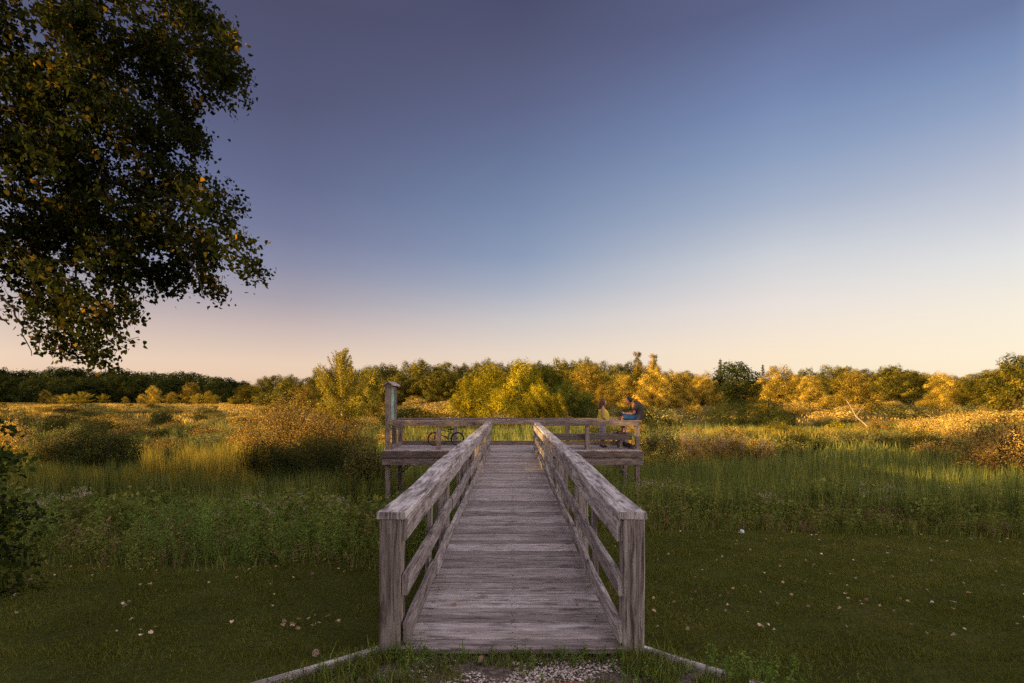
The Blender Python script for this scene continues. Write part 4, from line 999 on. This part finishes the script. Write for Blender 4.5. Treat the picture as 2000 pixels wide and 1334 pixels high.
x,y=region(80000,50,270,1.12,.8); ok=(x/y<-.25)|(rng.random(len(x))<.45); x,y=x[ok],y[ok]; h=(.75+.35*wn(x,y,14,2))*rng.uniform(.5,1.15,len(x))*np.where(x/y>-.25,.45,.6)
blades('golden_meadow',x,y,h,.12,'meadow',.35,label='golden dry meadow grass stretching to the woods',cat='grass',rnd=np.clip(.5+.25*wn(x,y,16,2)+.4*clump(x,y,3)+rng.normal(0,.2,len(x)),0,1))
x,y=region(5000,42,49,1,1,(.38,.70)); h=1.15*rng.uniform(.6,1.1,len(x))
blades('yellow_plants',x,y,h,.06,'goldrod',.3,label='bright yellow strip of sunlit plants in the right marsh',cat='plants') if False else blades('yellow_plants',x,y,h,.06,'cattail',.3,label='bright yellow strip of sunlit plants in the right marsh',cat='plants')

# gravel stones and weeds on the apron
def stones(n):
    x=rng.normal(.12,.42,n); y=3.24-rng.random(n)**1.1*1.2; ok=(np.abs(x)<.7+(3.3-y)*1.2)&(wn(x,y,.24,7)>-.25)&(np.abs(x-.15)<.85)&(rng.random(n)<np.clip((3.30-y)*4.5,.12,1)); x,y=x[ok],y[ok]; n=len(x)
    base=np.array([(1,0,0),(-1,0,0),(0,1,0),(0,-1,0),(0,0,1),(0,0,-1)],float); fc=np.array([(0,2,4),(2,1,4),(1,3,4),(3,0,4),(2,0,5),(1,2,5),(3,1,5),(0,3,5)])
    s=rng.uniform(.004,.011,n); a=rng.random(n)*6.28; j=rng.uniform(.6,1.25,(n,6,1)); B=base[None]*j; B[:,:,2]*=.6; B[:,:,0]*=1.4
    X_=B[:,:,0]*np.cos(a)[:,None]-B[:,:,1]*np.sin(a)[:,None]; Y_=B[:,:,0]*np.sin(a)[:,None]+B[:,:,1]*np.cos(a)[:,None]
    V=np.stack([X_*s[:,None]+x[:,None],Y_*s[:,None]+y[:,None],B[:,:,2]*s[:,None]-.046+.010*wn(x,y,.13)[:,None]+.012*wn(x,y,.4,2)[:,None]],2).reshape(-1,3)
    F=(fc[None]+(np.arange(n)*6)[:,None,None]).reshape(-1,3); tag(mesh_np('gravel',V,F,M['stone'],None,np.repeat(rng.random(n),8)),'pale gravel stones scattered before the walkway','gravel',None,'stuff')
stones(8000)
def apron_pts(n, f):
    y=3.27-rng.random(n)**1.2*1.0; x=(rng.random(n)*2-1)*(.9+(3.3-y)*1.45); ok=f(x,y); return x[ok],y[ok]
x,y=apron_pts(20000,lambda x,y:(wn(x,y,.2,5)>.15)|((np.abs(x-.1)>.72)&(wn(x,y,.15,1)>-.2))|((y>3.16)&(rng.random(len(x))<.35))); h=rng.uniform(.02,.075,len(x))*np.where(np.abs(x)>.62,1.6,1)
blades('apron_grass',x,y,h,.0055,'weed',.9,label='thin green weeds growing through the gravel',cat='grass',z=np.full(len(x),-.05))
x,y=apron_pts(700,lambda x,y:(np.abs(x)>.66)|(wn(x,y,.3,9)>.55)); h=rng.uniform(.07,.17,len(x))
blades('long_grass',x,y,h,.008,'spike',.75,label='longer grass blades arching over the edging boards',cat='grass',z=np.full(len(x),-.055))
x,y=apron_pts(560,lambda x,y:(wn(x,y,.25,2)>.3)|(y>3.12)|(np.abs(x)>.6)); h=rng.uniform(.04,.11,len(x)); x=np.concatenate([x,[-.31,.085,.13,.31,.32]]); y=np.concatenate([y,[3.22,3.22,3.2,3.21,3.2]]); h=np.concatenate([h,[.13,.12,.10,.13,.12]])
merge('small_weeds','leafy',x,y,h,'spike','small leafy weeds along the first deck board','plants',.9,z=np.full(len(x),-.055))
x=np.concatenate([rng.normal(-.62,.09,14),rng.normal(1.5,.25,34)]); y=np.concatenate([rng.normal(3.2,.05,14),rng.normal(3.05,.10,34)])
merge('tall_weeds','leafy',x,y,rng.uniform(.10,.24,len(x)),'spike','taller weeds at the ends of the edging boards','plants',.8)

# fallen leaves, each one a thing
lm=[]
for k in range(5):
    m_=[];n_=11
    for i in range(n_):
        a=2*math.pi*i/n_; r=(.5+.22*math.cos(a)+.10*math.cos(3*a+k)+random.uniform(-.07,.07)); m_.append((math.cos(a)*r, math.sin(a)*r*.8, .16*math.sin(a*2+k)+.22*abs(math.sin(a))+random.uniform(0,.08)))
    b=MB(); vs=m_+[(0,0,0)]; b.add(vs,[(i,(i+1)%n_,n_) for i in range(n_)],None,random.random())
    o=b.build('fallen_leaf',M['leaflitter']); lm.append(o)
first=[True]*5
def leaf(x,y,z,s,label,group):
    k=random.randrange(5)
    if first[k]: o=lm[k]; first[k]=False
    else: o=lm[k].copy(); C.objects.link(o)
    o.location=(x,y,z); s*=random.uniform(.7,1.3); o.scale=(s,s,s*random.uniform(.5,1.2)); o.rotation_euler=(random.uniform(-.5,.5),random.uniform(-.5,.5),random.uniform(0,6.28))
    tag(o,label,'leaf',group)
n_=0
while n_<225:
    y=3.6+random.random()*5.0; x=random.uniform(-1.05,1.08)*y
    if y>float(edge(x))-.05 or abs(x)<1.0: continue
    if x<0 and y<4.6 and random.random()<.55: continue
    if x<0: leaf(x,y,g(x,y)+.042,.028,'dry fallen leaf on the lawn left of the walkway','fallen leaves on the left lawn')
    else: leaf(x,y,g(x,y)+.042,.028,'dry fallen leaf on the lawn right of the walkway','fallen leaves on the right lawn')
    n_+=1
for _ in range(62):   # drifts by the weeds
    x=random.choice([random.uniform(1.2,7.5),random.uniform(-6,-1.3)]); y=float(edge(x))-abs(random.gauss(0,.25))-.03
    s_='right' if x>0 else 'left'
    leaf(x,y,g(x,y)+.045,.028,'dry fallen leaf on the lawn %s of the walkway'%s_,'fallen leaves on the %s lawn'%s_)
for _ in range(14):
    x,y=random.gauss(-1.6,.16),random.gauss(3.86,.10); leaf(x,y,g(x,y)+.045,.036,'brown curled leaf in the small heap on the left lawn','heap of brown leaves on the left lawn')
def pxd(px,py): d=1600/(py-777); return (px-1000)/1000*d, d
for (px,py,lb) in [(965,1044,'crumpled pale leaf near the middle of the deck'),(1083,1042,'crumpled leaf near the right deck edge'),(885,1182,'small dark leaf fragment on the left of the near deck'),(1050,998,'brown leaf on the deck near the right rails'),
   (1041,969,'pale small leaf on the far half of the deck'),(1128,1182,'tiny pale leaf near the right bottom rail'),(1100,1066,'dark little leaf close to the right kerb rail'),(967,894,'dark speck of leaf far up the deck'),(1032,904,'leaf on the far deck, right side'),(1022,937,'dark curled leaf on the far deck, nearer one')]:
    x,y=pxd(px,py); leaf(x,y,.006,.030,lb,'leaves fallen on the deck')
leaf(-.19,3.17,-.03,.042,'large pale tan leaf on the gravel by the first deck board','leaves on the gravel'); leaf(.13,3.2,-.02,.034,'tan leaf standing in the weeds by the first deck board','leaves on the gravel')
# pale scrap by the weeds, dandelion clock
b=MB(); b.ball((0,0,0),(.035,.03,.04),8,6,lambda d:1+.3*math.sin(d.x*9)*math.cos(d.z*7)); o=b.build('litter_scrap',plain('white_plastic',(.6,.65,.7),.5)); 
o.location=(3.75,8.35,g(3.75,8.35)+.035); tag(o,'small bluish white scrap at the foot of the weeds on the right','litter')
dn=empty('dandelion',(-1.20,3.13,g(-1.2,3.13)),0,'dandelion seed head standing just outside the left edging board','dandelion')
b=MB(); b.tube([(0,0,-.02),(.005,0,.06),(0,0,.125)],.0016,5); KIDS['d']=b.build('stem',M['spike'],dn)
pos=rand_dirs(220)*.019+np.array([0,0,.14]); V,F=leaves(pos,rand_dirs(220),.010,.35,pos-np.array([0,0,.14])); mesh_np('seed_head',V,F,M['pale'],dn,rng.random(len(F)))

# ------------------------------------------------------------------ people
def skin_mesh(pts, edges, rad, root=0):
    me = bpy.data.meshes.new('tmp'); me.from_pydata([tuple(p) for p in pts], edges, []); o = bpy.data.objects.new('tmp', me); C.objects.link(o)
    m_ = o.modifiers.new('skin','SKIN'); m_.use_smooth_shade = True
    for i, r in enumerate(rad):
        v = me.skin_vertices[0].data[i]; v.radius = r if isinstance(r, tuple) else (r, r); v.use_root = (i == root)
    sb = o.modifiers.new('sub','SUBSURF'); sb.levels = 2; sb.render_levels = 2
    dg = bpy.context.evaluated_depsgraph_get(); dg.update()
    out = bpy.data.meshes.new_from_object(o.evaluated_get(dg)); bpy.data.objects.remove(o); return out
def head(mb, c, pitch, s=1.0, face=1):
    """head with brow, nose, chin and ears; faces +x, tilted down by pitch"""
    cp, sp_ = math.cos(pitch), math.sin(pitch); o = len(mb.v)
    def fn(d):
        k = 1.0
        k += .10*math.exp(-((d.x-.99)**2*30+d.y**2*60+(d.z+.10)**2*30))*2.2      # nose
        k -= .05*math.exp(-(((abs(d.y)-.33)**2)*40+(d.z-.12)**2*60))*(d.x>0)      # eye sockets
        k += .05*math.exp(-(d.y**2*14+(d.z+.62)**2*30))*(d.x>0)                  # chin
        k -= .10*max(0,-d.z)*(1-abs(d.x))                                         # jaw narrows
        return k
    mb.ball((0,0,0),(.095*s,.074*s,.118*s),24,18,fn)
    for sy in (-1,1): mb.ball((0,sy*.076*s,-.005),(.018*s,.008*s,.03*s),8,6)
    for i in range(o, len(mb.v)):
        x,y,z = mb.v[i]; mb.v[i] = (c[0]+x*cp+z*sp_, c[1]+y, c[2]-x*sp_+z*cp)
def hand(mb, w, d, up, s=1.0, curl=.5, thumb=1):
    """palm, four fingers and a thumb, from wrist w along d"""
    w=Vector(w); d=Vector(d).normalized(); up=Vector(up); sd=d.cross(up).normalized(); up=sd.cross(d).normalized()
    mb.tube([w, w+d*.03*s, w+d*.075*s, w+d*.085*s],[.022*s,.030*s,.034*s,.026*s],8)
    for i,(l,o) in enumerate(((.062,-.026),(.074,-.009),(.068,.009),(.052,.025))):
        b0=w+d*.08*s+sd*o*s; b1=b0+(d*math.cos(curl*.5)-up*math.sin(curl*.5))*l*.45*s; b2=b1+(d*math.cos(curl*1.4)-up*math.sin(curl*1.4))*l*.55*s
        mb.tube([b0-d*.02*s,b0,b1,b2],[.009*s,.0085*s,.0075*s,.006*s],6)
    t0=w+d*.025*s-sd*thumb*.022*s; t1=t0+(d*.6-sd*thumb*.7-up*.2)*.035*s; mb.tube([t0,t1,t1+(d*.9-sd*thumb*.1-up*.3)*.03*s],[.012*s,.010*s,.007*s],6)
def loft(mb, secs, seg=18):
    """secs: (centre, rx, ry, tilt) elliptical rings joined into a garment"""
    vs=[]
    for (c, rx, ry, tl) in secs:
        for j in range(seg):
            a=2*math.pi*j/seg; x,y=rx*math.cos(a),ry*math.sin(a)
            f=1+.02*math.sin(a*5+c[2]*20); vs.append((c[0]+x*f*math.cos(tl), c[1]+y*f, c[2]-x*f*math.sin(tl)))
    fs=[(i*seg+j,i*seg+(j+1)%seg,(i+1)*seg+(j+1)%seg,(i+1)*seg+j) for i in range(len(secs)-1) for j in range(seg)]
    mb.add(vs,fs,None,.5,True)
def body(root, pts, edges, rad, extra, mat):
    me = skin_mesh(pts, edges, rad); bm = bmesh.new(); bm.from_mesh(me)
    mb = MB(); extra(mb)
    vv=[bm.verts.new(v) for v in mb.v]
    for f in mb.f: 
        try: bm.faces.new([vv[i] for i in f]).smooth = True
        except ValueError: pass
    for f in bm.faces: f.smooth = True
    m2 = bpy.data.meshes.new('body'); bm.to_mesh(m2); bm.free(); m2.materials.clear(); m2.materials.append(mat)
    o = bpy.data.objects.new('body', m2); C.objects.link(o); o.parent = root; return o
skin = plain('skin', (.42,.22,.15), .55, .35, 0, .06, 12); skin2 = plain('skin_tanned', (.34,.17,.11), .55, .35, 0, .06, 12)
yellow = plain('yellow_cotton', (.62,.47,.07), .85, .1, 0, .08, 25); greyc = plain('grey_patterned_cloth', (.34,.31,.36), .9, .1, 0, .3, 40)
brownh = plain('brown_hair', (.10,.045,.028), .6, .3, 0, .4, 30); darkh = plain('dark_hair', (.02,.015,.012), .6, .3, 0, .3, 30)
tee = plain('dark_grey_shirt', (.065,.05,.05), .9, .1, 0, .12, 20); blue = plain('blue_shorts', (.02,.07,.20), .85, .1, 0, .12, 20)
shoe = plain('dark_shoes', (.05,.035,.03), .7, .3); phone = plain('phone_body', (.03,.03,.035), .3, .5)
# standing woman, facing right
wm = empty('person', (2.93, 16.62, 0), R(4), 'standing person with long brown hair, yellow tank top and grey trousers, facing right', 'person')
pts=[(0,0,.84),(.015,0,.98),(.0,0,1.16),(-.01,0,1.27),(.0,0,1.34)]; ed=[(0,1),(1,2),(2,3),(3,4)]; rad=[(.135,.12),(.125,.11),(.13,.10),(.07,.06),.05]
for s in (-1,1):
    b=len(pts); pts+=[(.0,s*.085,.76),(.015,s*.09,.44),(-.02,s*.095,.09),(.03,s*.10,.04),(.11,s*.105,.03)]; rad+=[.088,.056,.036,.034,.026]; ed+=[(0,b),(b,b+1),(b+1,b+2),(b+2,b+3),(b+3,b+4)]
    b=len(pts); pts+=[(-.005,s*.15,1.235),(-.045,s*.205,1.0),(.10,s*.20,.86 if s<0 else .92)]; rad+=[.048,.036,.024]; ed+=[(3,b),(b,b+1),(b+1,b+2)]
def ex1(mb):
    head(mb,(.035,0,1.445),.05,.96); mb.tube([(0,0,1.28),(.01,0,1.38)],[.052,.048],10)
    hand(mb,(.10,-.20,.86),(.8,0,-.25),(0,-1,0),.92,.5,-1); hand(mb,(.10,.20,.92),(.8,-.1,-.2),(0,1,0),.92,.5,1)
body(wm,pts,ed,rad,ex1,skin)
mb=MB(); loft(mb,[((.02,0,.80),.20,.195,0),((.04,0,.90),.20,.19,0),((.05,0,1.0),.185,.175,0),((.045,0,1.08),.17,.17,0),((.03,0,1.16),.155,.16,0),((.01,0,1.21),.125,.145,0),((.0,0,1.245),.085,.115,0)])
for s in (-1,1): mb.tube([(.05,s*.085,1.20),(.0,s*.09,1.285),(-.06,s*.085,1.20)],[.022,.020,.022],6)
mb.build('tank_top',yellow,wm)
mb=MB(); loft(mb,[((0,0,.92),.15,.15,0),((0,0,.82),.165,.17,0),((0,0,.74),.15,.17,0)])
for s in (-1,1): mb.tube([(.0,s*.085,.80),(.0,s*.088,.70),(.012,s*.09,.5),(.0,s*.092,.34),(-.01,s*.094,.22)],[.105,.102,.085,.075,.07],12)
mb.build('trousers',greyc,wm)
mb=MB(); mb.ball((.012,0,1.462),(.112,.094,.122),20,14,lambda d: 1-.30*max(0,d.x-.35)*(d.z<.55))
loft(mb,[((-.03,0,1.47),.095,.09,0),((-.045,0,1.40),.085,.095,0),((-.06,0,1.32),.065,.095,0),((-.065,0,1.25),.05,.085,0),((-.065,0,1.20),.03,.055,0),((-.065,0,1.17),.006,.01,0)])
mb.build('hair',brownh,wm)
for s in (-1,1):
    mb=MB(); mb.ball((.035,s*.102,.035),(.115,.042,.035),12,8); mb.build('shoe',shoe,wm)
# seated man on the corner of the railing, facing left, feet on the bench
mn = empty('person', (3.88, 16.08, .905), R(180), 'person in dark shirt and blue shorts sitting hunched on the railing, looking at phone', 'person')
pts=[(-.02,0,.10),(-.06,0,.25),(-.03,0,.40),(.05,0,.50),(.10,0,.55)]; ed=[(0,1),(1,2),(2,3),(3,4)]; rad=[(.14,.12),(.13,.12),(.14,.13),(.08,.07),.055]
for s in (-1,1):
    b=len(pts); pts+=[(.06,s*.09,.085),(.45,s*.13,.09),(.37,s*.12,-.36),(.42,s*.125,-.405),(.50,s*.13,-.41)]; rad+=[.095,.062,.042,.036,.028]; ed+=[(0,b),(b,b+1),(b+1,b+2),(b+2,b+3),(b+3,b+4)]
    b=len(pts); pts+=[(.03,s*.17,.45),(.10,s*.21,.20),(.34,s*.08,.21)]; rad+=[.06,.043,.028]; ed+=[(3,b),(b,b+1),(b+1,b+2)]
def ex2(mb):
    head(mb,(.235,0,.59),.95,1.0); mb.tube([(.04,0,.50),(.15,0,.58)],[.062,.055],10)
    hand(mb,(.34,-.08,.21),(.6,.45,.1),(0,0,-1),1,.9,-1); hand(mb,(.34,.08,.21),(.6,-.45,.1),(0,0,-1),1,.9,1)
body(mn,pts,ed,rad,ex2,skin2)
mb=MB(); loft(mb,[((-.04,0,.03),.18,.20,0),((-.07,0,.14),.18,.20,0),((-.095,0,.25),.175,.195,.05),((-.08,0,.36),.18,.205,.3),((-.03,0,.455),.16,.21,.55),((.03,0,.52),.115,.16,.8),((.075,0,.555),.07,.09,.9)])
for s in (-1,1): mb.tube([(.01,s*.12,.47),(.045,s*.19,.42),(.08,s*.212,.30)],[.085,.078,.072],10)
mb.build('t_shirt',tee,mn)
mb=MB(); loft(mb,[((-.02,0,.16),.16,.18,0),((-.02,0,.08),.17,.19,0),((-.0,0,.01),.14,.18,0)])
for s in (-1,1): mb.tube([(-.02,s*.09,.09),(.15,s*.10,.09),(.30,s*.115,.092),(.43,s*.128,.095)],[.115,.112,.098,.092],12)
mb.build('shorts',blue,mn)
mb=MB(); mb.ball((.205,0,.628),(.115,.092,.104),18,12,lambda d:1-.3*max(0,d.x-.3)); mb.build('hair',darkh,mn)
for s in (-1,1):
    mb=MB(); mb.ball((.45,s*.128,-.40),(.14,.048,.042),12,8); mb.build('shoe',shoe,mn)
mb=MB(); mb.board((.40,-.04,.225),(.40,.04,.245),.14,.012,up=(-.5,0,1),ch=.003); o=mb.build('phone',phone); o.location=(3.88,16.08,.905); o.rotation_euler=(0,0,R(180)); tag(o,'small dark phone held in the lap of the seated person','phone')

# ------------------------------------------------------------------ bicycle on the platform
bk = empty('bicycle', (-2.2, 17.0, 0), 0, 'small dark bicycle standing on the left side of the platform against the back railing', 'bicycle')
blackp = plain('black_frame_paint', (.025,.025,.03), .35, .5); rub = plain('black_rubber', (.02,.02,.02), .8, .2); alu = plain('bare_metal', (.22,.2,.2), .35, .5, .8); redr = plain('red_rim', (.35,.06,.04), .4, .5)
LEAN=.06
def bl_(x,y,z): return (x, y+z*LEAN, z)
r_=.23; FH=(-.39,0,r_+.005); RH=(.39,0,r_+.005)
for nm,(hx,hy,hz),turn,rm in (('front',FH,R(28),redr),('rear',RH,0,alu)):
    wh=MB(); ty=MB(); ri=MB()
    def cp(a,r): return bl_(hx+math.cos(a)*r*math.cos(turn), hy+math.cos(a)*r*math.sin(turn), hz+math.sin(a)*r)
    n_=36; ty.tube([cp(2*math.pi*i/n_, r_-.02) for i in range(n_)], .021, 8, closed=True); ri.tube([cp(2*math.pi*i/n_, r_-.045) for i in range(n_)], .009, 6, closed=True)
    for i in range(18): wh.tube([cp(2*math.pi*i/18+.1,.012), cp(2*math.pi*i/18, r_-.05)], .0014, 3)
    ax=Vector((-math.sin(turn),math.cos(turn),0))*.04; c_=Vector(bl_(hx,hy,hz)); wh.tube([c_-ax,c_+ax],.018,8)
    w_=wh.build('wheel',alu,bk); t_=ty.build('tyre',rub,w_); q_=ri.build('rim',rm,w_)
mb=MB(); HT=(-.27,0,.56); HB=(-.30,0,.47); ST=(.16,0,.46); BBk=(.05,0,.24)
for a,b,r in ((HT,HB,.018),(HT,ST,.014),(HB,BBk,.017),(ST,BBk,.014),(BBk,RH,.010),(ST,RH,.009)):
    if b is RH:
        for sy in (-.035,.035): mb.tube([bl_(a[0],sy*.6,a[2]),bl_(b[0],sy,b[2])],r,6)
    else: mb.tube([bl_(*a),bl_(*b)],r,8)
mb.build('frame',blackp,bk)
mb=MB()
for sy in (-.04,.04): mb.tube([bl_(-.30,sy*.8,.47),bl_(-.39+ -sy*.4,sy,.235)],.011,6)
mb.tube([bl_(-.27,0,.56),bl_(-.255,0,.62)],.012,6); mb.build('fork',blackp,bk)
mb=MB(); mb.tube([bl_(-.26,0,.62),bl_(-.30,0,.64)],.014,6)
for sy in (-1,1): mb.tube([bl_(-.30,0,.64),bl_(-.30,sy*.06,.645),bl_(-.27,sy*.17,.83),bl_(-.26,sy*.2,.86),bl_(-.23,sy*.32,.87)],.010,6)
h_=mb.build('handlebar',blackp,bk)
for sy in (-1,1):
    mb=MB(); mb.tube([bl_(-.235,sy*.23,.865),bl_(-.225,sy*.33,.872)],.016,8); mb.build('grip',rub,h_)
mb=MB(); mb.tube([bl_(.16,0,.46),bl_(.165,0,.53)],.012,6); loft(mb,[(bl_(.06,0,.55),.005,.01,R(90)),(bl_(.09,0,.55),.018,.022,R(90)),(bl_(.17,0,.55),.022,.045,R(90)),(bl_(.25,0,.56),.026,.07,R(90)),(bl_(.29,0,.565),.008,.04,R(90))],10); mb.build('saddle',rub,bk)
mb=MB(); mb.tube([bl_(.05+.07*math.cos(a),-.045,.24+.07*math.sin(a)) for a in [i*math.pi/8 for i in range(16)]],.005,5,closed=True)
mb.tube([bl_(.05,-.06,.24),bl_(.13,-.07,.17)],.009,6); mb.tube([bl_(.05,.06,.24),bl_(-.03,.07,.31)],.009,6); mb.tube([bl_(.05,-.06,.24),bl_(.05,.06,.24)],.014,8); ck_=mb.build('crank',alu,bk)
for x,y,z in ((.13,-.11,.165),(-.03,.11,.315)):
    mb=MB(); mb.board(bl_(x-.04,y,z),bl_(x+.04,y,z),.08,.02); mb.build('pedal',rub,ck_)
